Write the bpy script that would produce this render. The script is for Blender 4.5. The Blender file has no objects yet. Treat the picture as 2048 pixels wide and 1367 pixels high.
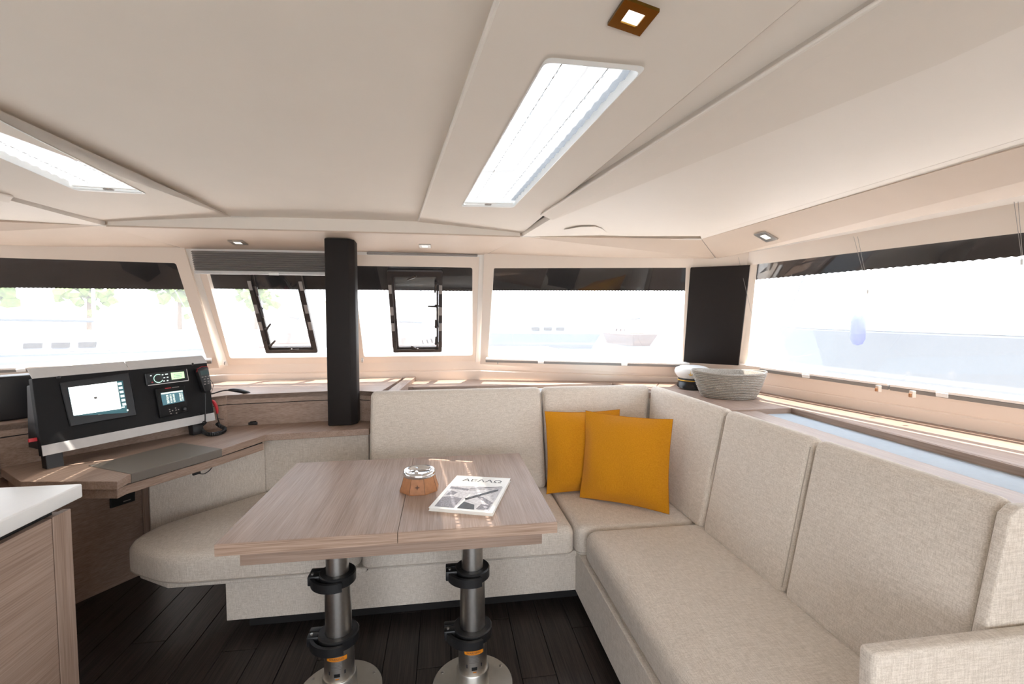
import bpy, bmesh, math, random
from mathutils import Vector, Matrix
R = math.radians
random.seed(7)
S = bpy.context.scene
COL = S.collection

# ------------------------------------------------------------------ camera
F, CAMH, YAW, PIT = 920.0, 1.42, R(8.4), R(-3.0)
cam = bpy.data.cameras.new('camera'); camo = bpy.data.objects.new('camera', cam); COL.objects.link(camo)
cam.sensor_width = 36; cam.lens = 36 * F / 2048; cam.clip_start = 0.02; cam.clip_end = 900
camo.location = (0, 0, CAMH); camo.rotation_euler = (R(90) + PIT, 0, -YAW)
S.camera = camo
# ------------------------------------------------------------------ light
SKY, SUN = 3.3, 8.5
S.view_settings.view_transform = 'Standard'; S.view_settings.look = 'None'
S.view_settings.gamma = 1; S.view_settings.use_curve_mapping = False
S.view_settings.exposure = 0.93
w = bpy.data.worlds.new('world'); S.world = w; w.use_nodes = True
bg = w.node_tree.nodes['Background']
bg.inputs['Strength'].default_value = SKY
_n, _l = w.node_tree.nodes, w.node_tree.links
tc = _n.new('ShaderNodeTexCoord'); sp = _n.new('ShaderNodeSeparateXYZ'); rp = _n.new('ShaderNodeValToRGB')
_l.new(tc.outputs['Generated'], sp.inputs[0]); _l.new(sp.outputs['Z'], rp.inputs[0])
rp.color_ramp.elements[0].position = 0.0; rp.color_ramp.elements[0].color = (0.96, 0.97, 1.0, 1)
rp.color_ramp.elements[1].position = 0.8; rp.color_ramp.elements[1].color = (0.72, 0.84, 1.0, 1)
_l.new(rp.outputs[0], bg.inputs['Color'])
sun = bpy.data.lights.new('sun', 'SUN'); suno = bpy.data.objects.new('sun', sun); COL.objects.link(suno)
sun.energy = SUN; sun.angle = R(0.4); sun.color = (1.0, 0.93, 0.84)
suno.rotation_euler = Vector((-0.14, 0.05, -1.0)).to_track_quat('-Z', 'Y').to_euler()
cy = S.cycles
cy.use_denoising = True
cy.max_bounces = 12; cy.diffuse_bounces = 8; cy.glossy_bounces = 4; cy.transparent_max_bounces = 24
cy.transmission_bounces = 8; cy.sample_clamp_indirect = 8.0; cy.caustics_reflective = False; cy.caustics_refractive = False

# ------------------------------------------------------------------ pixel -> point helpers
FW = Vector((math.sin(YAW) * math.cos(PIT), math.cos(YAW) * math.cos(PIT), math.sin(PIT)))
RT = Vector((math.cos(YAW), -math.sin(YAW), 0)); UP = RT.cross(FW); EYE = Vector((0, 0, CAMH))
def ray(x, y): return FW * F + RT * (x - 1024) - UP * (y - 683.5)
def Z(x, y, z):
    d = ray(x, y); return EYE + d * ((z - CAMH) / d.z)
def YP(x, y, Yv):
    d = ray(x, y); return EYE + d * (Yv / d.y)
class Plane:
    def __init__(s, a, b, c, out):
        s.o = Vector(a); n = (Vector(b) - s.o).cross(Vector(c) - s.o).normalized()
        s.n = n if n.dot(Vector(out)) > 0 else -n
    def hit(s, x, y, off=0.0):
        d = ray(x, y); return EYE + d * ((s.o + s.n * off - EYE).dot(s.n) / d.dot(s.n))
    def at(s, X, z, off=0.0):          # point with given X and z
        o = s.o + s.n * off
        return Vector((X, o.y - (s.n.x * (X - o.x) + s.n.z * (z - o.z)) / s.n.y, z))
AX = -0.665
def mir(p): return Vector((2 * AX - p[0], p[1], p[2]))

# ------------------------------------------------------------------ materials
def new_mat(name):
    m = bpy.data.materials.new(name); m.use_nodes = True
    return m, m.node_tree.nodes, m.node_tree.links, m.node_tree.nodes['Principled BSDF']
def plain(name, col, rough=0.5, metal=0.0, noise=0.03, scale=40, bump=0.0, spec=0.5, coat=0.0):
    m, n, l, b = new_mat(name)
    b.inputs['Roughness'].default_value = rough; b.inputs['Metallic'].default_value = metal
    b.inputs['Specular IOR Level'].default_value = spec; b.inputs['Coat Weight'].default_value = coat
    t = n.new('ShaderNodeTexCoord'); nz = n.new('ShaderNodeTexNoise'); nz.inputs['Scale'].default_value = scale
    nz.inputs['Detail'].default_value = 5
    l.new(t.outputs['Object'], nz.inputs['Vector'])
    r = n.new('ShaderNodeValToRGB'); l.new(nz.outputs['Fac'], r.inputs[0])
    r.color_ramp.elements[0].position = 0.3; r.color_ramp.elements[1].position = 0.7
    r.color_ramp.elements[0].color = [c * (1 - noise) for c in col] + [1]
    r.color_ramp.elements[1].color = [min(1, c * (1 + noise)) for c in col] + [1]
    l.new(r.outputs[0], b.inputs['Base Color'])
    if bump:
        bp = n.new('ShaderNodeBump'); bp.inputs['Strength'].default_value = bump; bp.inputs['Distance'].default_value = 0.002
        l.new(nz.outputs['Fac'], bp.inputs['Height']); l.new(bp.outputs[0], b.inputs['Normal'])
    return m
def wood(name, c0, c1, axis, rough=0.45, rotz=0.0, fine=260.0, pore=0.35):
    """fine straight-grained veneer; axis = the direction the grain runs along"""
    m, n, l, b = new_mat(name)
    t = n.new('ShaderNodeTexCoord'); mp = n.new('ShaderNodeMapping'); l.new(t.outputs['Object'], mp.inputs['Vector'])
    mp.inputs['Rotation'].default_value = (0, 0, rotz)
    mp2 = n.new('ShaderNodeMapping'); l.new(mp.outputs[0], mp2.inputs['Vector'])
    sc = [fine] * 3; sc['xyz'.index(axis)] = 5.0
    mp2.inputs['Scale'].default_value = sc
    nz = n.new('ShaderNodeTexNoise'); nz.inputs['Scale'].default_value = 1.0; nz.inputs['Detail'].default_value = 3
    l.new(mp2.outputs[0], nz.inputs['Vector'])
    mp3 = n.new('ShaderNodeMapping'); l.new(mp.outputs[0], mp3.inputs['Vector'])
    sc3 = [34.0] * 3; sc3['xyz'.index(axis)] = 1.3
    mp3.inputs['Scale'].default_value = sc3
    nb = n.new('ShaderNodeTexNoise'); nb.inputs['Scale'].default_value = 1.0; nb.inputs['Detail'].default_value = 4
    nb.inputs['Distortion'].default_value = 0.6
    l.new(mp3.outputs[0], nb.inputs['Vector'])
    mx = n.new('ShaderNodeMix'); mx.data_type = 'FLOAT'; mx.inputs[0].default_value = pore
    l.new(nz.outputs['Fac'], mx.inputs[2]); l.new(nb.outputs['Fac'], mx.inputs[3])
    r = n.new('ShaderNodeValToRGB'); l.new(mx.outputs[0], r.inputs[0])
    r.color_ramp.elements[0].position = 0.36; r.color_ramp.elements[0].color = (*c0, 1)
    r.color_ramp.elements[1].position = 0.62; r.color_ramp.elements[1].color = (*c1, 1)
    l.new(r.outputs[0], b.inputs['Base Color']); b.inputs['Roughness'].default_value = rough
    b.inputs['Specular IOR Level'].default_value = 0.35
    bp = n.new('ShaderNodeBump'); bp.inputs['Strength'].default_value = 0.12; bp.inputs['Distance'].default_value = 0.001
    l.new(mx.outputs[0], bp.inputs['Height']); l.new(bp.outputs[0], b.inputs['Normal'])
    return m
def fabric(name, c0, c1, s=230.0):
    """woven upholstery: threads in three directions mixed, mottled"""
    m, n, l, b = new_mat(name)
    t = n.new('ShaderNodeTexCoord')
    outs = []
    for k in range(3):
        mp = n.new('ShaderNodeMapping'); l.new(t.outputs['Object'], mp.inputs['Vector'])
        sc = [s] * 3; sc[k] = s * 0.09; mp.inputs['Scale'].default_value = sc
        nz = n.new('ShaderNodeTexNoise'); nz.inputs['Scale'].default_value = 1.0; nz.inputs['Detail'].default_value = 2
        l.new(mp.outputs[0], nz.inputs['Vector']); outs.append(nz.outputs['Fac'])
    a1 = n.new('ShaderNodeMath'); a1.operation = 'ADD'; l.new(outs[0], a1.inputs[0]); l.new(outs[1], a1.inputs[1])
    a2 = n.new('ShaderNodeMath'); a2.operation = 'ADD'; l.new(a1.outputs[0], a2.inputs[0]); l.new(outs[2], a2.inputs[1])
    d = n.new('ShaderNodeMath'); d.operation = 'DIVIDE'; d.inputs[1].default_value = 3; l.new(a2.outputs[0], d.inputs[0])
    r = n.new('ShaderNodeValToRGB'); l.new(d.outputs[0], r.inputs[0])
    r.color_ramp.elements[0].position = 0.40; r.color_ramp.elements[0].color = (*c0, 1)
    r.color_ramp.elements[1].position = 0.60; r.color_ramp.elements[1].color = (*c1, 1)
    l.new(r.outputs[0], b.inputs['Base Color']); b.inputs['Roughness'].default_value = 0.92
    b.inputs['Specular IOR Level'].default_value = 0.15; b.inputs['Sheen Weight'].default_value = 0.15
    bp = n.new('ShaderNodeBump'); bp.inputs['Strength'].default_value = 0.35; bp.inputs['Distance'].default_value = 0.002
    l.new(d.outputs[0], bp.inputs['Height']); l.new(bp.outputs[0], b.inputs['Normal'])
    return m
def see(name, col, fac, translucent=True, gloss=0.0):
    """transparent sheet with a share of translucent / glossy"""
    m, n, l, b = new_mat(name); n.remove(b); out = n['Material Output']
    tr = n.new('ShaderNodeBsdfTransparent')
    mx = n.new('ShaderNodeMixShader'); mx.inputs[0].default_value = fac
    l.new(tr.outputs[0], mx.inputs[1])
    if translucent:
        a = n.new('ShaderNodeBsdfTranslucent'); a.inputs[0].default_value = (*col, 1)
        d = n.new('ShaderNodeBsdfDiffuse'); d.inputs[0].default_value = (*col, 1)
        m2 = n.new('ShaderNodeMixShader'); m2.inputs[0].default_value = 0.35
        l.new(a.outputs[0], m2.inputs[1]); l.new(d.outputs[0], m2.inputs[2]); l.new(m2.outputs[0], mx.inputs[2])
    else:
        g = n.new('ShaderNodeBsdfGlossy'); g.inputs['Roughness'].default_value = 0.02; l.new(g.outputs[0], mx.inputs[2])
    l.new(mx.outputs[0], out.inputs[0])
    return m
def emit(name, col, s):
    m, n, l, b = new_mat(name)
    b.inputs['Base Color'].default_value = (*[c * 0.3 for c in col], 1); b.inputs['Roughness'].default_value = 0.3
    b.inputs['Emission Color'].default_value = (*col, 1); b.inputs['Emission Strength'].default_value = s
    return m

M = {}
M['ceil'] = plain('ceiling_vinyl', (0.76, 0.69, 0.615), 0.7, noise=0.012, scale=6)
M['ceilw'] = plain('ceiling_cream', (0.81, 0.745, 0.675), 0.6, noise=0.01, scale=6)
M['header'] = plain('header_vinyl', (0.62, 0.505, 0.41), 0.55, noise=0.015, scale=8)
M['gel'] = plain('cream_gelcoat', (0.82, 0.71, 0.61), 0.35, noise=0.01, scale=5, coat=0.15)  # cream, pinker to carry warm bounce light from the sunlit wood
M['gelw'] = plain('white_gelcoat', (0.82, 0.78, 0.73), 0.3, noise=0.01, scale=5)
WC0, WC1 = (0.262, 0.180, 0.136), (0.385, 0.285, 0.228)
M['woodx'] = wood('veneer_x', WC0, WC1, 'x')
M['woody'] = wood('veneer_y', WC0, WC1, 'y')
M['woodz'] = wood('veneer_z', WC0, WC1, 'z')
M['woodd'] = wood('veneer_diagonal', WC0, WC1, 'y', rotz=R(25))
M['floor'] = wood('dark_plank', (0.012, 0.0088, 0.0075), (0.046, 0.034, 0.029), 'y', rough=0.42, fine=170)
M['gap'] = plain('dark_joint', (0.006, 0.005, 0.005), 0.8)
M['fab'] = fabric('sofa_fabric', (0.53, 0.475, 0.41), (0.72, 0.665, 0.595), 380)
M['must'] = fabric('mustard_cotton', (0.50, 0.205, 0.006), (0.60, 0.262, 0.012), 420)
M['thread'] = plain('seam_thread', (0.44, 0.39, 0.33), 0.9)
M['mthread'] = plain('mustard_seam', (0.40, 0.15, 0.006), 0.9)
M['dark'] = plain('dark_brown_leather', (0.020, 0.017, 0.015), 0.5, noise=0.1, scale=300, bump=0.1)
M['pillar'] = plain('dark_bronze_paint', (0.0135, 0.0105, 0.0095), 0.6, spec=0.25, noise=0.03)
M['blk'] = plain('black_plastic', (0.010, 0.010, 0.011), 0.42)
M['blkp'] = plain('black_panel', (0.0075, 0.0075, 0.008), 0.6, noise=0.05, scale=200, spec=0.25)
M['blkg'] = plain('black_gloss', (0.008, 0.008, 0.009), 0.3, spec=0.3)
M['silver'] = plain('silver_trim', (0.55, 0.54, 0.53), 0.38, metal=0.0)
M['steel'] = plain('brushed_steel', (0.60, 0.58, 0.55), 0.32, metal=1.0, noise=0.05, scale=80)
M['steelb'] = plain('satin_aluminium', (0.62, 0.60, 0.55), 0.42, metal=1.0, noise=0.03)
M['chrome'] = plain('chrome', (0.72, 0.72, 0.73), 0.14, metal=1.0, noise=0.0)
M['gold'] = plain('gold_bezel', (0.22, 0.12, 0.022), 0.2, metal=1.0)
M['goldf'] = plain('gold_braid', (0.75, 0.45, 0.06), 0.4, metal=0.4)
M['white'] = plain('white_solid', (0.82, 0.83, 0.82), 0.3, noise=0.01)
M['whitep'] = plain('white_plastic', (0.82, 0.82, 0.80), 0.35, noise=0.01)
M['paper'] = plain('paper', (0.80, 0.80, 0.76), 0.35, noise=0.01)
M['ink'] = plain('ink', (0.03, 0.03, 0.035), 0.5)
M['inkg'] = plain('grey_ink', (0.20, 0.19, 0.21), 0.5, noise=0.5, scale=160)
M['inkl'] = plain('light_ink', (0.55, 0.54, 0.56), 0.5, noise=0.25, scale=120)
M['leather'] = plain('tan_leather', (0.36, 0.15, 0.052), 0.5, noise=0.12, scale=60, bump=0.1)
M['leatherd'] = plain('tan_stitch', (0.10, 0.045, 0.02), 0.7)
M['pad'] = plain('grey_desk_leather', (0.150, 0.132, 0.112), 0.5, noise=0.05, scale=400, bump=0.05)
M['greyblind'] = plain('grey_blind', (0.30, 0.275, 0.255), 0.8)
M['greybar'] = plain('grey_bar', (0.22, 0.205, 0.19), 0.4)
M['tray'] = plain('sky_tinted_tray', (0.40, 0.44, 0.47), 0.85)  # blue-grey puts the sky's reflection into the tray colour
M['rope'] = plain('cotton_rope', (0.34, 0.31, 0.27), 0.95, noise=0.4, scale=300, bump=0.4)
M['red'] = plain('red_plastic', (0.55, 0.02, 0.03), 0.35)
M['orange'] = plain('orange_sticker', (0.65, 0.22, 0.01), 0.5)
M['glass'] = see('clear_glass', (1, 1, 1), 0.05, translucent=False)
M['screen'] = see('white_mesh', (0.80, 0.80, 0.80), 0.16)
M['blindw'] = see('white_pleated', (0.20, 0.20, 0.20), 0.90)
M['band'] = plain('black_hem', (0.0085, 0.0068, 0.0068), 0.9, noise=0.15, scale=12)
M['frameb'] = plain('dark_bronze_frame', (0.035, 0.027, 0.024), 0.35)
M['pads'] = plain('grey_hinge_pad', (0.30, 0.27, 0.25), 0.5)
M['lamp'] = emit('lamp_glow', (1.0, 0.95, 0.88), 1.2)
M['hullw'] = plain('white_hull', (0.80, 0.80, 0.80), 0.35)
M['hullg'] = plain('grey_hull', (0.12, 0.125, 0.135), 0.5)
M['hullb'] = plain('brown_hull', (0.16, 0.085, 0.065), 0.5)
M['hullm'] = plain('slate_hull', (0.13, 0.14, 0.16), 0.5)
M['blue'] = plain('blue_fender', (0.05, 0.07, 0.45), 0.5)
M['sea'] = plain('sea_water', (0.10, 0.16, 0.20), 0.12, noise=0.2, scale=0.5)
M['leaf'] = plain('tree_leaves', (0.13, 0.19, 0.04), 0.8, noise=0.4, scale=2)
M['bark'] = plain('bark', (0.12, 0.08, 0.05), 0.9)
M['hill'] = plain('dry_hill', (0.33, 0.27, 0.20), 0.95, noise=0.25, scale=0.05)
M['quay'] = plain('quay_stone', (0.45, 0.40, 0.35), 0.9, noise=0.15, scale=1.0)

# ------------------------------------------------------------------ object helpers
OFF = {}
def link(o, parent=None):
    COL.objects.link(o)
    if parent is not None:
        o.parent = parent
        o.matrix_parent_inverse = Matrix.Translation(-OFF.get(parent.name, Vector((0, 0, 0))))
    return o
def obj(name, bm, mat, parent=None, smooth=False, angle=40):
    bmesh.ops.recalc_face_normals(bm, faces=bm.faces)
    me = bpy.data.meshes.new(name); bm.to_mesh(me); bm.free()
    me.materials.append(M[mat] if isinstance(mat, str) else mat)
    if smooth:
        for p in me.polygons: p.use_smooth = True
        me.set_sharp_from_angle(angle=R(angle))
    return link(bpy.data.objects.new(name, me), parent)
def tag(o, label=None, cat=None, group=None, kind=None):
    if label: o['label'] = label
    if cat: o['category'] = cat
    if group: o['group'] = group
    if kind: o['kind'] = kind
    return o
def thing(name, label, cat, loc=(0, 0, 0), group=None, kind=None):
    o = bpy.data.objects.new(name, None); o.location = loc; o.empty_display_size = 0.1
    COL.objects.link(o); OFF[o.name] = Vector(loc)
    return tag(o, label, cat, group, kind)
def V(*a): return Vector(a)
def poly_prism(bm, pts, off):
    """closed solid: polygon pts extruded by vector off"""
    a = [bm.verts.new(p) for p in pts]; b = [bm.verts.new(Vector(p) + off) for p in pts]
    bm.faces.new(a); bm.faces.new(list(reversed(b)))
    n = len(a)
    for i in range(n): bm.faces.new((a[i], b[i], b[(i + 1) % n], a[(i + 1) % n]))
    return bm
def bevel(bm, r, seg=3, ang=30):
    es = [e for e in bm.edges if len(e.link_faces) == 2 and e.calc_face_angle(0) > R(ang)]
    if r > 0: bmesh.ops.bevel(bm, geom=es, offset=r, segments=seg, profile=0.5, affect='EDGES', clamp_overlap=True)
    return bm
def prism(pts, off, r=0.0, seg=2):
    bm = bmesh.new(); poly_prism(bm, [Vector(p) for p in pts], Vector(off))
    bmesh.ops.recalc_face_normals(bm, faces=bm.faces)
    return bevel(bm, r, seg)
def slab(xy, z0, z1, r=0.0, seg=2):
    return prism([(p[0], p[1], z0) for p in xy], (0, 0, z1 - z0), r, seg)
def box(a, b, r=0.0, seg=2):
    return slab([(a[0], a[1]), (b[0], a[1]), (b[0], b[1]), (a[0], b[1])], a[2], b[2], r, seg)
def hull8(bot, top, r=0.0, seg=3):
    """solid from two loops with the same count"""
    bm = bmesh.new(); n = len(bot)
    a = [bm.verts.new(p) for p in bot]; b = [bm.verts.new(p) for p in top]
    bm.faces.new(a); bm.faces.new(list(reversed(b)))
    for i in range(n): bm.faces.new((a[i], b[i], b[(i + 1) % n], a[(i + 1) % n]))
    bmesh.ops.recalc_face_normals(bm, faces=bm.faces)
    return bevel(bm, r, seg)
def fbox(c, u, v, n, su, sv, sn, r=0.0, seg=2):
    """box centred at c with half sizes along unit axes"""
    c, u, v, n = Vector(c), Vector(u) * su, Vector(v) * sv, Vector(n) * sn
    return hull8([c - u - v - n, c + u - v - n, c + u + v - n, c - u + v - n], [c - u - v + n, c + u - v + n, c + u + v + n, c - u + v + n], r, seg)
def tube(pts, r, seg=8, bm=None, closed=False, radii=None):
    bm = bm or bmesh.new(); pts = [Vector(p) for p in pts]; rings = []; n = len(pts)
    up = Vector((0, 0, 1)); prev = None
    for i, p in enumerate(pts):
        a = pts[(i - 1) % n] if (closed or i) else p
        b = pts[(i + 1) % n] if (closed or i < n - 1) else p
        t = (b - a).normalized()
        if prev is None:
            x = t.orthogonal().normalized()
        else:
            x = (prev - t * prev.dot(t)).normalized()
        prev = x; y = t.cross(x); rr = radii[i] if radii else r
        rings.append([bm.verts.new(p + (x * math.cos(k * 2 * math.pi / seg) + y * math.sin(k * 2 * math.pi / seg)) * rr) for k in range(seg)])
    for i in range(n if closed else n - 1):
        A, B = rings[i], rings[(i + 1) % n]
        for k in range(seg): bm.faces.new((A[k], A[(k + 1) % seg], B[(k + 1) % seg], B[k]))
    if not closed:
        bm.faces.new(list(reversed(rings[0]))); bm.faces.new(rings[-1])
    return bm
def lathe(prof, c, seg=32, ex=1.0, ey=1.0, rot=0.0, caps=True, bm=None, tilt=None):
    """prof = [(r, z)]; closed at both ends unless r>0 and caps False"""
    bm = bm or bmesh.new(); c = Vector(c); rings = []
    for r_, z_ in prof:
        ring = []
        for k in range(seg):
            a = 2 * math.pi * k / seg
            p = Vector((r_ * ex * math.cos(a), r_ * ey * math.sin(a), z_))
            p.rotate(Matrix.Rotation(rot, 3, 'Z'))
            if tilt is not None: p.rotate(tilt)
            ring.append(bm.verts.new(c + p))
        rings.append(ring)
    for A, B in zip(rings, rings[1:]):
        for k in range(seg): bm.faces.new((A[k], A[(k + 1) % seg], B[(k + 1) % seg], B[k]))
    if caps:
        bm.faces.new(list(reversed(rings[0]))); bm.faces.new(rings[-1])
    return bm
def round_poly(pts, r, seg=5):
    """round the corners of a 3-D polygon"""
    out = []; n = len(pts); pts = [Vector(p) for p in pts]
    for i in range(n):
        p, a, b = pts[i], pts[i - 1], pts[(i + 1) % n]
        rr = r[i] if isinstance(r, (list, tuple)) else r
        d1, d2 = (a - p), (b - p); l1 = min(rr, d1.length * .45); l2 = min(rr, d2.length * .45)
        if rr <= 0: out.append(p); continue
        s, e = p + d1.normalized() * l1, p + d2.normalized() * l2
        for k in range(seg + 1):
            t = k / seg; out.append(s * (1 - t) ** 2 + p * 2 * t * (1 - t) + e * t * t)
    return out
def holed(outer, holes, off):
    """planar polygon with holes, extruded by off"""
    bm = bmesh.new(); off = Vector(off)
    loops = []
    for lp in [outer] + holes:
        vs = [bm.verts.new(p) for p in lp]
        es = [bm.edges.new((vs[i], vs[(i + 1) % len(vs)])) for i in range(len(vs))]
        loops.append((vs, es))
    res = bmesh.ops.triangle_fill(bm, use_beauty=True, use_dissolve=False, edges=[e for _, es in loops for e in es])
    faces = [f for f in res['geom'] if isinstance(f, bmesh.types.BMFace)]
    mp = {}
    for vs, es in loops:
        for v in vs: mp[v] = bm.verts.new(v.co + off)
    for f in faces: bm.faces.new([mp[v] for v in reversed(f.verts)])
    for vs, es in loops:
        n = len(vs)
        for i in range(n):
            a, b = vs[i], vs[(i + 1) % n]; bm.faces.new((a, b, mp[b], mp[a]))
    return bm
def lerp(a, b, t): return Vector(a) * (1 - t) + Vector(b) * t
def textmesh(s, o, u, v, size, mat, parent, name='lettering', align='CENTER', lift=0.0006, maxw=None, fn=None):
    cu = bpy.data.curves.new(name, 'FONT'); cu.body = s; cu.size = 1.0; cu.align_x = align; cu.align_y = 'CENTER'; cu.resolution_u = 2
    t = bpy.data.objects.new('tmp_text', cu); COL.objects.link(t)
    dg = bpy.context.evaluated_depsgraph_get(); me = bpy.data.meshes.new_from_object(t.evaluated_get(dg))
    bpy.data.objects.remove(t); bpy.data.curves.remove(cu)
    u, v = Vector(u).normalized(), Vector(v).normalized(); n = u.cross(v); o = Vector(o)
    for q in me.vertices:
        q.co = fn(q.co.x * size, q.co.y * size) if fn else o + u * q.co.x * size + v * q.co.y * size + n * lift
    me.name = name; me.materials.clear(); me.materials.append(M[mat])
    return link(bpy.data.objects.new(name, me), parent)

# ================================================================== SETTING
# ---- floor with planks
fl = obj('floor', box((-3.6, -2.4, -0.06), (2.6, 3.7, -0.004)), 'gap'); tag(fl, 'dark stained wooden plank floor under the table', None, kind='structure')
pw = 0.138
plank_cache = {}
for i in range(-16, 7):
    x0 = 0.02 + i * pw
    y = -1.2 - (i * 0.37) % 1.0
    while y < 3.0:
        L_ = 1.22
        a, b = max(y, -1.2), min(y + L_, 3.05)
        if b - a > 0.05 and x0 > -2.3 and x0 < 0.75 and b > 0.6:
            key = round(b - a, 3)
            if key not in plank_cache:
                bm = box((0, 0, -0.006), (pw - 0.003, b - a - 0.003, 0.0), 0.0012, 1)
                p = obj('plank', bm, 'floor', fl); plank_cache[key] = p.data
            else:
                p = link(bpy.data.objects.new('plank', plank_cache[key]), fl)
            p.location = (x0, a, 0)
        y += L_

# ---- facade planes
P_MID = Plane((0, 3.25, 1.77), (1, 3.25, 1.77), (0, 3.62, 1.125), (0, 1, 0))
tl4, tr4, bl4 = Z(985, 536, 1.765), Z(1378, 536, 1.75), Z(975, 718, 1.10)
P_R4 = Plane(tl4, tr4, bl4, (0, 1, 0))
br4 = P_R4.hit(1372, 724)
tf5, tb5, bf5 = Z(1500, 530, 1.745), Z(2048, 465, 1.73), Z(1475, 728, 1.10)
P_S = Plane(tf5, tb5, bf5, (1, 0, 0))
P_C = Plane(tr4, br4, tf5, (1, 1, 0))
SPL = {'mid': P_MID, 'r4': P_R4, 'side': P_S}

def wall_piece(name, pl, outer_px, holes_px, parent, mat='gel', thick=0.035, extra=None, mirror=False, rr=0.02):
    o = [pl.hit(*p) if len(p) == 2 else Vector(p) for p in outer_px]
    hs = [round_poly([pl.hit(*p) if len(p) == 2 else Vector(p) for p in h], rr, 4) for h in holes_px]
    n = pl.n * thick
    if mirror:
        o = [mir(p) for p in o]; hs = [[mir(p) for p in h] for h in hs]; n = Vector((-n.x, n.y, n.z))
    return obj(name, holed(o, hs, n), mat, parent)
W5 = [(1500, 530), (2048, 465), (2300, 434), (2300, 834), (2048, 802), (1475, 728)]
# side window edges straightened in 3-D
s_tf, s_bf = P_S.hit(1500, 530), P_S.hit(1475, 728)
s_tb = s_tf + (P_S.hit(2048, 465) - s_tf) * 1.75
s_bb = s_bf + (P_S.hit(2048, 802) - s_bf) * 1.75
wf = thing('wall_front', 'cream moulded wall around the front windows', None, (AX, 3.4, 0.95), kind='structure')
wr = thing('wall_right', 'cream moulded wall around the long side window', None, (2.0, 1.5, 0.95), kind='structure')
wl = thing('wall_left', 'cream moulded wall on the galley side', None, (-3.3, 1.5, 0.95), kind='structure')
wb = thing('wall_back', 'cream aft wall with wide doorway behind the camera', None, (AX, -2.3, 0), kind='structure')
# mid front facade (two panes) : X range between mullions
XM = P_MID.hit(962, 620).x
def m3(X, z): return P_MID.at(X, z)
HB = 1.862      # header bottom height at the middle
xr_t, xr_b = P_MID.hit(945, 535).x, P_MID.hit(945, 711).x
ZT, ZB = P_MID.hit(945, 535).z, P_MID.hit(945, 710).z
XC = AX
hole3 = [m3(XC + 0.06, ZT), m3(xr_t, ZT), m3(xr_b, ZB), m3(XC + 0.06, ZB)]
hole2 = [mir(p) for p in hole3][::-1]
outer = [m3(-1.0 * XM + 2 * AX, HB), m3(XM, HB), m3(XM, 1.06), m3(2 * AX - XM, 1.06)]
obj('window_surround', holed(outer, [round_poly(hole3, .018, 4), round_poly(hole2, .018, 4)], P_MID.n * 0.04), 'gel', wf)
# right-front facade
def r4(x, z):
    return P_R4.at(x, z)
c_tr, c_br = P_R4.hit(1388, 510), P_R4.hit(1372, 760)
o4 = [m3(XM, HB), P_R4.hit(1388, 513), P_R4.hit(1374, 752), m3(XM, 1.06)]
o4[0] = P_R4.at(XM + .004, HB - .003); o4[3] = P_R4.at(XM + .004, 1.06)
h4 = [P_R4.hit(987, 536), P_R4.hit(1392, 535), P_R4.hit(1378, 723), P_R4.hit(976, 712)]
o4[1] = P_R4.hit(1400, 508); o4[2] = P_R4.hit(1384, 752)
n4 = P_R4.n * 0.035
obj('window_surround', holed(o4, [round_poly(h4, .015, 4)], n4), 'gel', wf)
n4m = Vector((-n4.x, n4.y, n4.z))
obj('window_surround', holed([mir(p) for p in o4], [round_poly([mir(p) for p in h4], .015, 4)], n4m), 'gel', wf)
# mullion trims at the joints, leaning with the glass
for mirror in (False, True):
    a, b = m3(XM, HB), m3(XM, 1.06)
    q = [a + V(-.028, -.004, 0), a + V(.03, -.004, 0), b + V(.034, -.004, 0), b + V(-.028, -.004, 0)]
    if mirror: q = [mir(p) for p in q]
    obj('mullion', prism(q, P_MID.n * 0.03, .004, 2), 'gelw', wf)
# corner post wall and side wall
def side_piece(mirror):
    f = (lambda p: mir(p)) if mirror else (lambda p: Vector(p))
    par = wl if mirror else wr
    nS = P_S.n * 0.035
    if mirror: nS = Vector((-nS.x, nS.y, nS.z))
    up = (s_tf - s_bf).normalized()
    top_f, top_b = s_tf + up * .10, s_tb + up * .25
    low_f, low_b = s_bf - up * .10, s_bb - up * .10
    fr = (s_tf - s_tb).normalized()
    o = [top_f + fr * .075, top_b - fr * 3.0, low_b - fr * 3.0, low_f + fr * .075]
    h = round_poly([s_tf + fr * .055, s_tb, s_bb, s_bf + fr * .055], .03, 4)
    obj('window_surround', holed([f(p) for p in o], [[f(p) for p in h]], nS), 'gel', par)
    return o
so = side_piece(False); side_piece(True)
# corner filler behind the dark panel
for mirror in (False, True):
    f = (lambda p: mir(p)) if mirror else (lambda p: Vector(p))
    q = [P_C.hit(1372, 508), P_C.hit(1516, 502), P_C.hit(1490, 760), P_C.hit(1362, 752)]
    n = P_C.n * .03
    qq = [f(p + P_C.n * .012) for p in q]
    if mirror: n = Vector((-n.x, n.y, n.z))
    obj('corner_filler', prism(qq, n), 'gel', wf)
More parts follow.
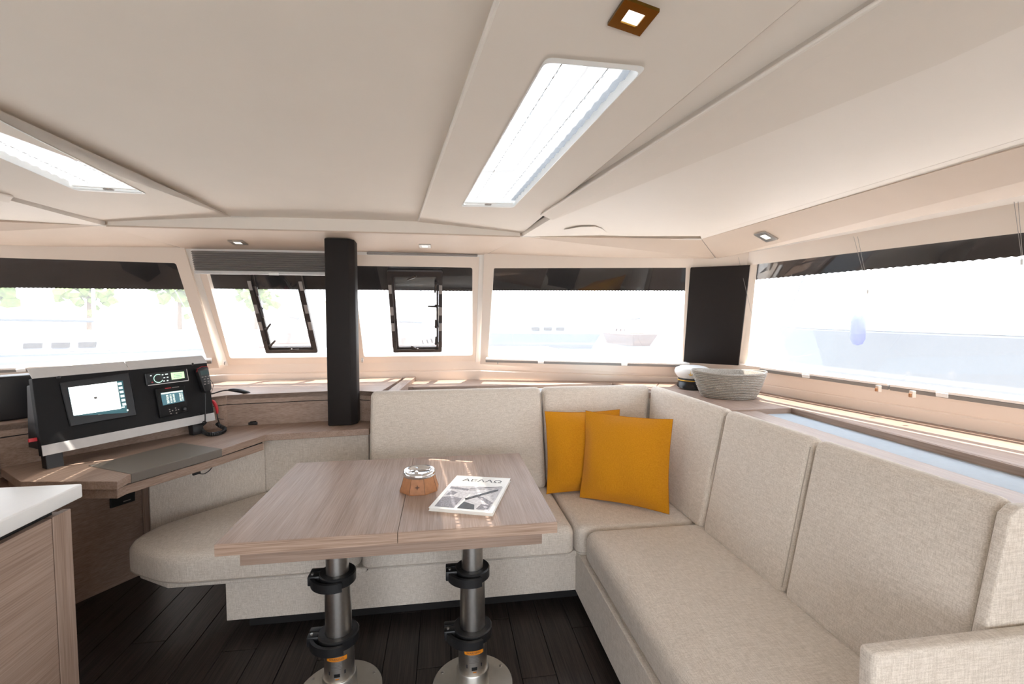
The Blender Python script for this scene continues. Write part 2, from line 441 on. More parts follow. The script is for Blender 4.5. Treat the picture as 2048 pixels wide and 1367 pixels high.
# lower moulded wall: from shelf foot up to the window bottoms
topl = [m3(AX, 1.075), m3(XM, 1.075), P_R4.hit(1360, 744), P_C.hit(1420, 750), P_S.hit(1490, 748), P_S.hit(1640, 768), P_S.hit(2048, 822), s_bb + V(0.05, -.3, -.03), V(2.62, -2.4, 1.06)]
topl[7] = V(2.30, 0.4, 1.07)
FZ = .922
def dn(p, x, y): return V(p.x + x, p.y + y, FZ)
foot = [V(AX, 3.67, FZ), V(.30, 3.63, FZ), dn(topl[2], .02, .05), dn(topl[3], .01, .03), dn(topl[4], .02, .02), dn(topl[5], .02, 0), dn(topl[6], .02, 0), dn(topl[7], .02, 0), dn(topl[8], .02, 0)]
def lower_wall(mirror):
    f = (lambda p: mir(p)) if mirror else (lambda p: Vector(p))
    for (i0, i1, par, nm) in ((0, 4, wf, 'wall_ledge'), (4, 9, wl if mirror else wr, 'wall_ledge')):
        A = foot[i0:i1 + 1] if i1 < 9 else foot[i0:]
        B = topl[i0:i1 + 1] if i1 < 9 else topl[i0:]
        bm = bmesh.new(); rows = []
        for a, b in zip(A, B):
            a, b = Vector(a), Vector(b)
            mid = lerp(a, b, .55)
            out = V(.2, .3, 0).normalized() * .012
            col = [a + V(0, 0, -.03), a, lerp(a, b, .50) - out * .2, lerp(a, b, .56) + out * .6, lerp(a, b, .60) + out * .2, b, b + V(0.03, 0.05, .0)]
            rows.append([bm.verts.new(f(p)) for p in col])
        for r0, r1 in zip(rows, rows[1:]):
            for k in range(len(r0) - 1): bm.faces.new((r0[k], r0[k + 1], r1[k + 1], r1[k]))
        g = bmesh.ops.extrude_face_region(bm, geom=list(bm.faces))
        s = -1 if mirror else 1
        for v in [e for e in g['geom'] if isinstance(e, bmesh.types.BMVert)]: v.co += V(.03 * s, .04, 0)
        obj(nm, bm, 'gel', par, smooth=True, angle=20)
lower_wall(False); lower_wall(True)
# hull side below, back wall with a wide doorway
for s, par in ((1, wr), (-1, wl)):
    q = [V(2.45, 2.6, -.05), V(2.45, -2.35, -.05), V(2.45, -2.35, 1.0), V(2.45, 2.6, 1.0)]
    q = [mir(p) for p in q] if s < 0 else q
    obj('hull_liner', prism(q, (0.04 * s, 0, 0)), 'gel', par)
obj('hull_liner', box((-3.7, 3.72, -.05), (2.4, 3.76, .93)), 'gel', wf)
bo = [V(-3.9, -2.35, -.05), V(2.6, -2.35, -.05), V(2.6, -2.35, 2.1), V(-3.9, -2.35, 2.1)]
bh = [V(-2.0, -2.35, .05), V(1.6, -2.35, .05), V(1.6, -2.35, 1.88), V(-2.0, -2.35, 1.88)]
obj('door_surround', holed(bo, [bh], (0, -.04, 0)), 'gel', wb)

# ---- windows: glass, and outside mesh sunscreens with black hem
def pane_obj(name, corners, par, off, mat, thick=.006):
    n = (Vector(corners[1]) - Vector(corners[0])).cross(Vector(corners[2]) - Vector(corners[0])).normalized()
    if n.y < 0 and abs(n.y) > abs(n.x): n = -n
    return obj(name, prism([Vector(c) + off for c in corners], n * thick), mat, par)
W4 = h4; W1 = [mir(p) for p in h4]
W5c = [s_tf, s_tb, s_bb, s_bf]; W6c = [mir(p) for p in W5c]
nS = P_S.n; nSm = Vector((-nS.x, nS.y, nS.z)); nR = P_R4.n; nRm = Vector((-nR.x, nR.y, nR.z))
defs = [('window_1', W1, nRm, 'raked window at far left behind the instrument console'),
        ('window_2', hole2, P_MID.n, 'front window with grey pleated blind half behind the dark post'),
        ('window_3', hole3, P_MID.n, 'front window between the dark post and the wide front pane'),
        ('window_4', W4, nR, 'wide front window above the corner back cushions'),
        ('window_5', W5c, nS, 'long side window above the shelf with the basket'),
        ('window_6', W6c, nSm, 'long side window on the galley side')]
for nm, c, n, lab in defs:
    t = thing(nm, lab, None, sum((Vector(p) for p in c), Vector()) / 4, kind='structure')
    cc = [lerp(p, sum((Vector(q) for q in c), Vector()) / 4, -.02) for p in c]
    pane_obj('pane', cc, t, n * .022, 'glass', .004)
def sunscreen(c, n, frac_l, frac_r, label):
    """c = window corners tl,tr,br,bl; hem covers the top fraction"""
    t = thing('sunscreen', label, 'sunscreen', Vector(c[3]) + n * .1, group='mesh sunscreens outside the windows')
    ctr = sum((Vector(q) for q in c), Vector()) / 4
    tl, tr, br, bl = [lerp(ctr, p, 1.035) + n * .06 for p in c]
    hl, hr = lerp(tl, bl, frac_l), lerp(tr, br, frac_r)
    obj('hem_band', prism([tl, tr, hr, hl], n * .006), 'band', t)
    bm = bmesh.new(); bm.faces.new([bm.verts.new(p) for p in (hl, hr, br, bl)])
    obj('mesh_cloth', bm, 'screen', t)
    # saw-tooth stitched edge of the hem
    N = 70; bm = bmesh.new()
    for k in range(N):
        a, b = lerp(hl, hr, k / N), lerp(hl, hr, (k + 1) / N); dn = (bl - tl).normalized() * .0045
        vs = [bm.verts.new(p) for p in (a, b, lerp(a, b, .5) + dn)]; bm.faces.new(vs)
    obj('zigzag_stitching', bm, 'band', t)
W23 = [hole2[2], hole3[1], hole3[2], hole2[1]]
def order(c):   # tl,tr,br,bl as seen from inside
    top = sorted(c, key=lambda p: -p.z)[:2]; bot = sorted(c, key=lambda p: -p.z)[2:]
    k = (lambda p: p.x - p.y * 3 if abs(c[0].x - c[1].x) < .6 else p.x)
    top.sort(key=lambda p: p.x); bot.sort(key=lambda p: p.x)
    return [top[0], top[1], bot[1], bot[0]]
sunscreen(order(W1), nRm, .29, .29, 'white mesh sunscreen with black hem outside the far left window')
sunscreen(order(W23), P_MID.n, .29, .29, 'white mesh sunscreen with black hem outside the two middle front windows')
sunscreen(order(W4), nR, .275, .265, 'white mesh sunscreen with black hem outside the wide front window')
sunscreen([s_tf, s_tb, s_bb, s_bf], nS, .165, .145, 'white mesh sunscreen with thin black hem outside the long side window')
sunscreen([mir(p) for p in (s_tf, s_tb, s_bb, s_bf)], nSm, .165, .145, 'white mesh sunscreen outside the galley side window')

# ---- dark corner cover between front and side window
cq_ = [P_C.hit(1382, 534), P_C.hit(1501, 529), P_C.hit(1478, 728), P_C.hit(1368, 722)]
for mirror, lab in ((False, 'flat dark brown panel covering the corner between front and side window'), (True, 'flat dark brown panel covering the corner on the galley side')):
    f = mir if mirror else Vector
    nn = lambda v: Vector((-v.x, v.y, v.z)) if mirror else Vector(v)
    t = thing('corner_panel', lab, None, f(cq_[3]), kind='structure')
    obj('cover', prism([f(p) for p in cq_], nn(-P_C.n * .02), .004, 2), 'pillar', t)

# ---- ceiling
cl = thing('ceiling', 'beige vinyl ceiling of recessed panels and skylight beams', None, (AX, 1.0, 2.0), kind='structure')
def ext(a, b, Yv):   # extend line a->b to given Y
    t = (Yv - a.y) / (b.y - a.y); return a + (b - a) * t
A0, A1 = Z(1000, 0, 1.99), Z(835, 450, 1.985)
B0, B1 = Z(1600, 0, 1.95), Z(1040, 470, 1.938)
P_B = Plane(A1, B1, B0, (0, 0, 1))
A0, A1 = P_B.hit(1000, 0), P_B.hit(835, 450); B0, B1 = P_B.hit(1600, 0), P_B.hit(1040, 470)
A0e, B0e = ext(A1, A0, -2.3), ext(B1, B0, -2.3)
sk = [P_B.hit(1090, 121), P_B.hit(1283, 139), P_B.hit(1027, 412), P_B.hit(925, 410)]
P_BL = Plane(mir(A1), mir(B1), mir(B0), (0, 0, 1))
_fi, _fo = P_BL.hit(288, 385), P_BL.hit(148, 377)
skL = [ext(_fi, P_BL.hit(0, 240), 1.05), ext(_fo, P_BL.hit(0, 313), 1.05), _fo, _fi]
C0, C1 = Z(1770, 0, 1.925), Z(1083, 430, 1.932)
D0, D1 = Z(2048, 60, 1.922), Z(1105, 440, 1.925)
E0, E1 = Z(2048, 275, 1.90), Z(1400, 472, 1.90)
ZC = 2.014
hb_m = [m3(XM, HB)]
H_tr = Z(1403, 478, 1.893); H_br = Z(1432, 517, 1.80)
H_c = Z(1040, 473, 1.915); H_cb = Z(968, 511, 1.852)
def both(fn):
    fn(lambda p: Vector(p), 1); fn(lambda p: mir(p), -1)
def ceil_side(f, s):
    up = V(0, 0, .03)
    ring = round_poly(sk if s > 0 else skL, .02, 4)
    bm = holed([f(p) for p in (A0e, B0e, B1, A1)], [ring], up)
    obj('skylight_beam', bm, 'ceil', cl)
    # rounded inner edge of the beam
    obj('beam_edge', tube([f(A0e + V(0, 0, .007)), f(A1 + V(0, 0, .007))], .0075, 8), 'ceilw', cl, smooth=True)
    obj('beam_side', prism([f(A0e), f(A1), f(A1 + V(0, 0, .04)), f(A0e + V(0, 0, .04))], (.004 * s, 0, 0)), 'ceil', cl)
    # chamfer strip, next panel, outer ceiling
    g = V(.010, 0, .010)
    b0, bx = B0e + g, P_B.hit(1088, 431) + g
    c0 = ext(C1, C0, -2.3)
    obj('chamfer_strip', prism([f(p) for p in (b0, c0, C1, bx)], up), 'ceilw', cl)  # paler cream paints in the stronger light on this slope
    obj('panel_bead', tube([f(c0 + V(0, 0, .003)), f(C1 + V(0, 0, .003))], .005, 8), 'ceilw', cl, smooth=True)
    d0 = ext(D1, D0, -2.3)
    obj('ceiling_panel', prism([f(p) for p in (c0, d0, D1, C1)], up), 'ceil', cl)
    e0 = ext(E1, E0, -2.3)
    fr = [H_c + V(.01, 0, -.0), lerp(H_c, E1, .5) + V(.0, .05, .005), E1]
    q = [d0 + V(0, 0, .012), e0] + [E1, fr[1] + V(0, 0, .004), fr[0] + V(0, 0, .0), D1 + V(0, 0, .012)]
    bm = bmesh.new(); vs = [bm.verts.new(f(p)) for p in q]; bm.faces.new(vs)
    bmesh.ops.triangulate(bm, faces=list(bm.faces))
    gg = bmesh.ops.extrude_face_region(bm, geom=list(bm.faces))
    for v in [e for e in gg['geom'] if isinstance(e, bmesh.types.BMVert)]: v.co.z += .03
    obj('ceiling_panel', bm, 'ceilw', cl)
    # cove lip along the side and its sloping header
    l0, l1 = e0 + V(0.01, 0, -.012), E1 + V(0.01, 0, -.012)
    obj('cove_lip', prism([f(p) for p in (e0, E1, H_tr, Z(2048, 290, 1.89) + (e0 - E0))], V(.012 * s, 0, .012), .003), 'ceilw', cl)
    ha, hb = H_tr, Z(2048, 292, 1.888)
    hc, hd = Z(2048, 390, 1.80), Z(1432, 517, 1.80)
    he, hf = ext(ha, hb, -2.3), ext(hd, hc, -2.3)
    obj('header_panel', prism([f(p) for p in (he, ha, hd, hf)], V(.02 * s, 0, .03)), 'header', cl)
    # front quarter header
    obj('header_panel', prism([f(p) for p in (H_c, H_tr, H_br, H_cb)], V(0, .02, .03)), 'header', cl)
    obj('header_joint', tube([f(H_c), f(H_cb)], .0018, 6), 'greyblind', cl)
    obj('header_joint', tube([f(H_tr), f(H_br)], .0018, 6), 'greyblind', cl)
    obj('header_bead', tube([f(H_c + V(0, 0, .002)), f(lerp(H_c, H_tr, .5) + V(0, .03, 0.002)), f(H_tr)], .005, 8), 'ceilw', cl, smooth=True)
both(ceil_side)
# roof skin that keeps the light out above the panels (with holes over the skylights)
def sk_top(q): return [V(p.x, p.y, 2.14) for p in [lerp(sum(q, Vector()) / 4, p, 1.06) for p in q]]
obj('roof_skin', holed([mir(V(2.35, -2.4, 2.14)), V(2.35, -2.4, 2.14), V(1.84, 2.56, 2.14), V(1.60, 2.84, 2.14), V(.40, 3.03, 2.14), V(2 * AX - .40, 3.03, 2.14), mir(V(1.60, 2.84, 2.14)), mir(V(1.84, 2.56, 2.14))], [sk_top(sk), sk_top(skL)], (0, 0, .02)), 'gelw', cl)
for f in (lambda p: Vector(p), lambda p: mir(p)):
    bm = bmesh.new()
    q = [s_tf + V(0, 0, .0), s_tb, s_tb + V(.25, -1.2, .0)]
    pts = [P_MID.at(AX, 1.86), P_MID.at(XM, 1.86), P_R4.hit(1400, 509), P_C.hit(1440, 508), so[0], so[1]]
    rim = [V(p.x + .008, p.y + .010, p.z - .02) for p in pts]
    top = [V(AX, 3.03, 2.15), V(.4, 3.03, 2.15), V(1.60, 2.84, 2.15), V(1.74, 2.70, 2.15), V(1.84, 2.56, 2.15), V(2.35, -2.4, 2.15)]
    a = [bm.verts.new(f(p)) for p in rim]; b = [bm.verts.new(f(p)) for p in top]
    for k in range(5): bm.faces.new((a[k], a[k + 1], b[k + 1], b[k]))
    obj('roof_edge', bm, 'gelw', cl)
# centre recessed panel with its front bend, lip and middle header
bm = bmesh.new(); rows = []
for y, z in ((-2.3, ZC), (1.5, ZC + .004), (2.36, ZC + .002), (2.48, ZC - .001), (2.60, ZC - .006), (2.70, ZC - .014), (2.80, ZC - .026)):
    hw = ext(A1, A0, y).x + .012 - AX
    rows.append([bm.verts.new(V(AX + k * hw / 4, y + (.03 - .03 * (k / 4) ** 2 if y > 2.3 else 0), z)) for k in range(-4, 5)])
for r0, r1 in zip(rows, rows[1:]):
    for k in range(8): bm.faces.new((r0[k], r0[k + 1], r1[k + 1], r1[k]))
gg = bmesh.ops.extrude_face_region(bm, geom=list(bm.faces))
for v in [e for e in gg['geom'] if isinstance(e, bmesh.types.BMVert)]: v.co.z += .03
obj('recessed_panel', bm, plain('ceiling_recess_vinyl', (0.76, 0.69, 0.615), 0.75, noise=0.012, scale=5), cl, smooth=True, angle=50)
lipb = [mir(H_c), V(-1.3, 2.80, 1.915), V(AX, 2.792, 1.916), V(-.1, 2.785, 1.915), H_c]
bm = bmesh.new(); a = [bm.verts.new(p) for p in lipb]; b = [bm.verts.new(p + V(0, .02, .092)) for p in lipb]
for k in range(4): bm.faces.new((a[k], a[k + 1], b[k + 1], b[k]))
gg = bmesh.ops.extrude_face_region(bm, geom=list(bm.faces))
for v in [e for e in gg['geom'] if isinstance(e, bmesh.types.BMVert)]: v.co.y += .02
obj('ceiling_lip', bm, 'ceilw', cl, smooth=True)
hm = [mir(H_cb), V(AX, 3.20, HB - .002), H_cb] + [p for p in reversed(lipb)]
bm = bmesh.new()
a = [bm.verts.new(p + V(0, -.004, -.004)) for p in lipb]
b = [bm.verts.new(p) for p in (mir(H_cb), lerp(mir(H_cb), m3(AX, HB), .5), m3(AX, HB - .004), lerp(H_cb, m3(AX, HB), .5), H_cb)]
for k in range(4): bm.faces.new((a[k], a[k + 1], b[k + 1], b[k]))
gg = bmesh.ops.extrude_face_region(bm, geom=list(bm.faces))
for v in [e for e in gg['geom'] if isinstance(e, bmesh.types.BMVert)]: v.co += V(0, .02, .02)
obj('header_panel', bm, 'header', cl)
obj('header_bead', tube([p + V(0, -.004, -.002) for p in lipb], .0045, 8), 'header', cl, smooth=True)

# ---- skylights: recess, frame, pleated blind with cord holes, glass
def skylight(q, label):
    t = thing('skylight', label, 'skylight', sum(q, Vector()) / 4, group='skylights in the ceiling beams')
    ctr = sum(q, Vector()) / 4
    ring = round_poly(q, .02, 4); ringo = [lerp(ctr, p, 1.0) + V(0, 0, .0) for p in ring]
    fo = [lerp(ctr, p, 1.045) for p in ring]
    bm = bmesh.new(); n = len(ring)
    prof = [(1.03, -.0030), (1.0, -.0038), (.995, .0), (.997, .04), (1.04, .165)]
    rows = [[bm.verts.new(lerp(ctr, p, k) + V(0, 0, dz)) for p in ring] for k, dz in prof]
    for r0, r1 in zip(rows, rows[1:]):
        for i in range(n): bm.faces.new((r0[i], r0[(i + 1) % n], r1[(i + 1) % n], r1[i]))
    obj('frame', bm, 'whitep', t, smooth=True)
    # blind: zig-zag pleats along the length, each split at two cord holes
    nr0, nr1, fr1, fr0 = q   # near-left, near-right, far-right, far-left
    N = 44; zb = .018
    bm = bmesh.new()
    cols = [0.0, .231, .267, .731, .767, 1.0]
    for k in range(N):
        a, b = .02 + .955 * k / N, .02 + .955 * (k + 1) / N
        za, zb2 = (zb, zb + .006) if k % 2 == 0 else (zb + .006, zb)
        for j in range(5):
            if j in (1, 3):
                spans = [(a, a + (b - a) * .22), (a + (b - a) * .78, b)]
            else: spans = [(a, b)]
            for (c, d) in spans:
                def pt(tt, ss):
                    zt = za + (zb2 - za) * (tt - a) / (b - a)
                    return lerp(lerp(nr0, nr1, ss), lerp(fr0, fr1, ss), tt) + V(0, 0, zt)
                x0 = cols[j] if j else -.02; x1 = cols[j + 1] if j < 4 else 1.02
                bm.faces.new([bm.verts.new(pt(c, x0)), bm.verts.new(pt(c, x1)), bm.verts.new(pt(d, x1)), bm.verts.new(pt(d, x0))])
    obj('pleated_blind', bm, 'blindw', t)
    for ss in (.2485, .7485):
        bm = tube([lerp(lerp(nr0, nr1, ss), lerp(fr0, fr1, ss), tt) + V(0, 0, zb + .004) for tt in (.02, .985)], .0012, 6)
        obj('blind_cord', bm, 'greybar', t)
    u = (fr1 - fr0).normalized(); v = (fr0 - nr0).normalized()
    c = lerp(fr0, fr1, .5) - v * .022 + V(0, 0, .012)
    obj('blind_rail', fbox(c, u, v, V(0, 0, 1), (fr1 - fr0).length * .47, .007, .008, .002), 'whitep', t)
    obj('pull_tab', fbox(lerp(fr0, fr1, .5) - v * .008 + V(0, 0, .004), u, v, V(0, 0, 1), .016, .010, .004, .002), 'pads', t)
    gq = [lerp(ctr, p, 1.05) + V(0, 0, .15) for p in q]
    obj('glass', prism(gq, (0, 0, .005)), 'glass', t)
skylight(sk, 'long skylight with white pleated blind in the ceiling beam above the table')
skylight(skL, 'long skylight with white pleated blind in the ceiling beam at upper left')

# ---- portals for the daylight (no light of their own)
def portal(c):
    tl, tr, br, bl = [Vector(p) for p in c]
    ctr = (tl + tr + br + bl) / 4; x = ((tr - tl) + (br - bl)); wx = x.length / 2; x.normalize()
    y = (tl - bl) + (tr - br); wy = y.length / 2; y = (y - x * y.dot(x)).normalized(); z = x.cross(y)
    if z.dot(ctr - V(-.2, 1.2, 1.2)) < 0: x = -x; z = -z
    li = bpy.data.lights.new('portal', 'AREA'); li.shape = 'RECTANGLE'; li.size = wx; li.size_y = wy; li.cycles.is_portal = True
    o = bpy.data.objects.new('portal', li); COL.objects.link(o)
    o.matrix_world = Matrix(((x.x, y.x, z.x, ctr.x), (x.y, y.y, z.y, ctr.y), (x.z, y.z, z.z, ctr.z), (0, 0, 0, 1)))
for c, n in ((order(W1), nRm), (order(W23), P_MID.n), (order(W4), nR), ([s_tf, s_tb, s_bb, s_bf], nS), ([mir(p) for p in (s_tf, s_tb, s_bb, s_bf)], nSm)):
    portal([Vector(p) + n * .01 for p in c])
portal([p + V(0, 0, .1) for p in (sk[0], sk[1], sk[2], sk[3])])
portal([p + V(0, 0, .1) for p in skL])
portal([bh[3], bh[2], bh[1], bh[0]])

# ---- dark post
pf = Z(656, 852, .765); pr_ = Z(703, 850, .765)
PX0, PX1, PY = pf.x, pr_.x, pf.y
pz = .767
po = obj('pillar', slab([(PX0, PY), (PX1, PY), (PX1 + .03, PY + .04), (PX1 + .03, PY + .13), (PX0, PY + .13)], pz, 1.892, .006, 3), 'pillar', smooth=True)
tag(po, 'dark bronze mast post standing between the front windows', None, kind='structure')

# ================================================================== FURNITURE
SH, PS = .932, .955
# ---- shelf behind the sofa
sf = thing('shelf', 'wooden shelf with sunken tray running behind the sofa backs under the windows', 'shelf', (1.7, 1.8, .92))
inR, TY, SY0 = 1.875, 2.24, .888
wx = lambda y: foot[5].x + (foot[6].x - foot[5].x) * (y - foot[5].y) / (foot[6].y - foot[5].y)
obj('shelf_board', slab([(inR, SY0), (inR, TY), (wx(TY), TY), (wx(SY0), SY0)], SH - .035, SH, .002, 1), 'woody', sf)
obj('shelf_board', slab([(1.405, TY + .001), (1.405, 2.93), (1.60, 3.24), (foot[2].x, foot[2].y), (foot[3].x, foot[3].y), (foot[4].x, foot[4].y), (wx(TY), TY + .001)], SH - .035, SH, .002, 1), 'woody', sf)
obj('rim', slab([(1.405, SY0), (1.62, SY0), (1.66, TY), (1.405, TY)], SH - .05, SH - .010, .003), 'woody', sf)
obj('tray_floor', slab([(1.61, SY0), (inR, SY0), (inR, TY), (1.61, TY)], SH - .055, SH - .030), 'tray', sf)
obj('shelf_edging', box((inR - .012, SY0, SH - .06), (inR, TY, SH - .0005), .002, 1), 'woody', sf)
obj('shelf_edging', box((1.405, TY - .012, SH - .06), (inR - .012, TY, SH - .0005), .002, 1), 'woodx', sf)
FY = 3.31
obj('shelf_board', slab([(-.30, FY), (1.25, FY), (1.405, 2.94), (1.595, 3.24), (foot[2].x, foot[2].y), (foot[1].x, foot[1].y), (-.30, 3.66)], SH - .035, SH, .002, 1), 'woodx', sf)
obj('shelf_edging', box((-.22, FY - .014, SH - .06), (1.25, FY, SH - .001), .002, 1), 'woodx', sf)
obj('tray_floor', box((-.45, 2.90, SH - .055), (1.40, FY - .014, SH - .030)), 'tray', sf)
obj('rim', box((-.45, 2.885, SH - .05), (1.40, 2.94, SH - .010), .003), 'woodx', sf)
obj('divider', hull8([V(-.36, 2.92, SH - .02), V(-.29, 2.92, SH - .02), V(-.22, 3.66, SH - .02), V(-.29, 3.66, SH - .02)], [V(-.36, 2.92, SH + .030), V(-.29, 2.92, SH + .030), V(-.22, 3.66, SH + .030), V(-.29, 3.66, SH + .030)], .003), 'woody', sf)
# port shelf and upstand behind the desk
UP_ = [V(-.44, 2.98, 0), V(-.62, 3.06, 0), V(-1.30, 2.97, 0), V(-1.92, 2.28, 0), V(-2.05, 1.4, 0)]
port = thing('port_shelf', 'wooden shelf with veneer upstand behind the chart desk', 'shelf', (-1.3, 3.1, .95))
bk = [V(-2.75, 1.4, 0), V(-3.1, 2.3, 0), V(-2.95, 3.0, 0), V(-1.6, 3.62, 0), V(AX, 3.66, 0), V(-.32, 3.66, 0), V(-.40, 2.98, 0)]
obj('shelf_board', slab([(p.x, p.y) for p in UP_] + [(p.x, p.y) for p in bk], PS - .03, PS, .002, 1), 'woodx', port)
for k, (a, b) in enumerate(zip(UP_, UP_[1:])):
    mt = 'woodx' if k < 2 else 'woodd'
    a2, b2 = a + V(0, .004, 0), b + V(0, .004, 0)
    obj('upstand_cap', prism([V(a.x, a.y, PS - .055), V(b.x, b.y, PS - .055), V(b.x, b.y, PS - .001), V(a.x, a.y, PS - .001)], (0, .02, 0), .001, 1), mt, port)
    obj('upstand', prism([V(a2.x, a2.y, .74), V(b2.x, b2.y, .74), V(b2.x, b2.y, PS - .060), V(a2.x, a2.y, PS - .060)], (0, .02, 0)), mt, port)
    obj('upstand_groove', prism([V(a2.x, a2.y + .006, PS - .062), V(b2.x, b2.y + .006, PS - .062), V(b2.x, b2.y + .006, PS - .052), V(a2.x, a2.y + .006, PS - .052)], (0, .01, 0)), 'gap', port)

# ---- chart desk
DZ = .765
d_pts = [Z(738, 857, DZ), Z(530, 869, DZ), Z(445, 897, DZ), Z(255, 950, DZ), Z(234, 962, DZ), Z(40, 962, DZ), Z(2, 936, DZ)]
dk = thing('chart_desk', 'wood veneer chart desk with grey leather writing pad under the instrument console', 'desk', (-1.4, 2.4, 0))
d_back = [V(-1.99, 2.33, 0), V(-1.95, 2.34, 0), V(-1.31, 2.965, 0), V(-.62, 3.055, 0), V(-.43, 2.98, 0)]
obj('desk_top', slab([(p.x, p.y) for p in d_pts] + [(p.x, p.y) for p in d_back], DZ - .036, DZ, .0025, 2), 'woodd', dk)
u_d = (d_pts[2] - d_pts[3]).normalized(); n_d = V(-u_d.y, u_d.x, 0)
pa, pb = d_pts[3] + u_d * .012, d_pts[2] - u_d * .004
pin = .30
pad_q = [pa - n_d * .003, pb - n_d * .003, pb + n_d * pin, pa + n_d * pin]
obj('writing_pad', slab([(p.x, p.y) for p in pad_q], DZ - .037, DZ + .003, .003), 'pad', dk)
# apron recessed under the slab
ap = [Z(529, 905, .655), Z(232, 990, .655), Z(160, 993, .655), Z(-60, 985, .655)]
apr = [V(p.x, p.y, 0) for p in ap]
apq = [V(d_pts[1].x - .004, d_pts[1].y - .01, 0)] + [d_pts[2] + n_d * .012, d_pts[3] + n_d * .012 , d_pts[4] + V(-.02, .03, 0), d_pts[5] + V(0, .03, 0), d_pts[6] + V(-.02, .04, 0)]
obj('desk_apron', slab([(p.x, p.y) for p in apq] + [(-1.9, 2.4), (-1.25, 2.75)], DZ - .082, DZ - .043, .002, 1), 'woodd', dk)
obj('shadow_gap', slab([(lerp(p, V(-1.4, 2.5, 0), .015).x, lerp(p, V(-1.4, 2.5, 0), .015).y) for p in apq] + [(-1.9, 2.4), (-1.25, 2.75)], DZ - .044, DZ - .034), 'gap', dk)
# pedestal cabinet below the desk
c0, c1 = Z(60, 1248, 0), Z(290, 1145, 0); c2 = Z(312, 1140, 0)
uc = (c1 - c0).normalized(); nc = V(-uc.y, uc.x, 0)
c2 = c1 + uc * .075
obj('cabinet_front', prism([V(c0.x, c0.y, .0), V(c1.x, c1.y, 0), V(c1.x, c1.y, DZ - .04), V(c0.x, c0.y, DZ - .04)], nc * .02, .001, 1), 'woodd', dk)
obj('cabinet_stile', prism([V(c1.x, c1.y, .0) + uc * .003, V(c2.x, c2.y, 0), V(c2.x, c2.y, DZ - .04), V(c1.x, c1.y, DZ - .04) + uc * .003], nc * .025, .001, 1), 'woodz', dk)
obj('side_cabinet', slab([(-2.75, 1.50), (-1.95, 1.50), (-1.95, 2.0), (-1.90, 2.30), (-1.98, 2.38), (-2.75, 2.38)], 0, DZ - .037, .002, 1), 'woody', dk)
PC = Plane(c0, c1, c1 + V(0, 0, 1), (1, -1, 0))
sq = [PC.hit(218, 990), PC.hit(268, 975), PC.hit(268, 1000), PC.hit(219, 1016)]
so_ = thing('socket_plate', 'black socket plate under the chart desk', 'socket', sq[3])
obj('plate', prism(sq, PC.n * .012, .003), 'blk', so_)
obj('marking', prism([lerp(lerp(sq[3], sq[2], .5), lerp(sq[0], sq[1], .5), .2) + PC.n * .0125, lerp(lerp(sq[3], sq[2], .8), lerp(sq[0], sq[1], .8), .2) + PC.n * .0125, lerp(lerp(sq[3], sq[2], .8), lerp(sq[0], sq[1], .8), .27) + PC.n * .0125, lerp(lerp(sq[3], sq[2], .5), lerp(sq[0], sq[1], .5), .27) + PC.n * .0125], PC.n * .0006), 'pads', so_)

# ---- instrument console
ang, zb, cw, ct, chh = R(31), .83, .752, R(9), .370
cu = V(math.sin(ang), math.cos(ang), 0); cn0 = V(cu.y, -cu.x, 0)
cv = (-cn0 * math.sin(ct) + V(0, 0, math.cos(ct))); cn = cu.cross(cv)
if cn.dot(V(1, -1, 0)) < 0: cn = -cn
C_0 = Z(85, 912, zb)
PCON = Plane(C_0, C_0 + cu, C_0 + cv, (1, -1, 0))
def con(px, py, off=0.0): return PCON.hit(px, py) + cn * off
def cc(u, v, off=0.0): return C_0 + cu * u + cv * v + cn * off
co = thing('instrument_console', 'black instrument console with silver trims on the chart desk', 'console', (C_0.x, C_0.y, DZ))
obj('panel', prism([cc(0, 0), cc(cw, 0), cc(cw, chh - .035), cc(0, chh - .035)], cn * -.03, .003), 'blkp', co)
def cq(pts, off, th, r=0.001): return prism([con(*p, off) for p in pts], cn * th, r, 1)
obj('silver_trim', prism([cc(0, 0, .0005), cc(cw, 0, .0005), cc(cw, .045, .0005), cc(0, .045, .0005)], cn * .004, .001, 1), 'silver', co)
tdir = (cv * .80 - cn * .60).normalized()
for (u0, u1) in ((0, .36), (.363, cw)):
    a, b = cc(u0, chh - .037, .001), cc(u1, chh - .037, .001)
    obj('silver_top', prism([a, b, b + tdir * .058, a + tdir * .058], (cv * .60 + cn * .80).normalized() * .004, .001, 1), 'silver', co)
ap0, ap1 = cc(0.01, .01, -.03), cc(cw - .01, .01, -.03)
bkk = -cn0 * .22
obj('housing', hull8([V(ap0.x, ap0.y, zb + .02), V(ap1.x, ap1.y, zb + .02), V(ap1.x, ap1.y, zb + .02) + bkk * .5, V(ap0.x, ap0.y, zb + .02) + bkk * .5],
                     [cc(.01, chh - .06, -.03), cc(cw - .01, chh - .06, -.03), cc(cw - .01, chh - .06, -.08), cc(.01, chh - .06, -.08)], .004), 'blk', co)
for u in (.05, cw - .08):
    obj('bracket', fbox(cc(u, -.01, -.05), cu, cv, cn, .03, .06, .02, .004), 'blk', co)
for (px, py) in ((117, 754), (158, 880), (385, 728), (397, 829)):
    c = con(px, py, .0)
    bm = bmesh.new(); q = cn.to_track_quat('Z', 'Y').to_matrix()
    lathe([(.0, 0), (.008, 0), (.008, .002), (.004, .004), (.0, .004)], c, 12, bm=bm, caps=False, tilt=q)
    obj('screw_cap', bm, 'blk', co, smooth=True)
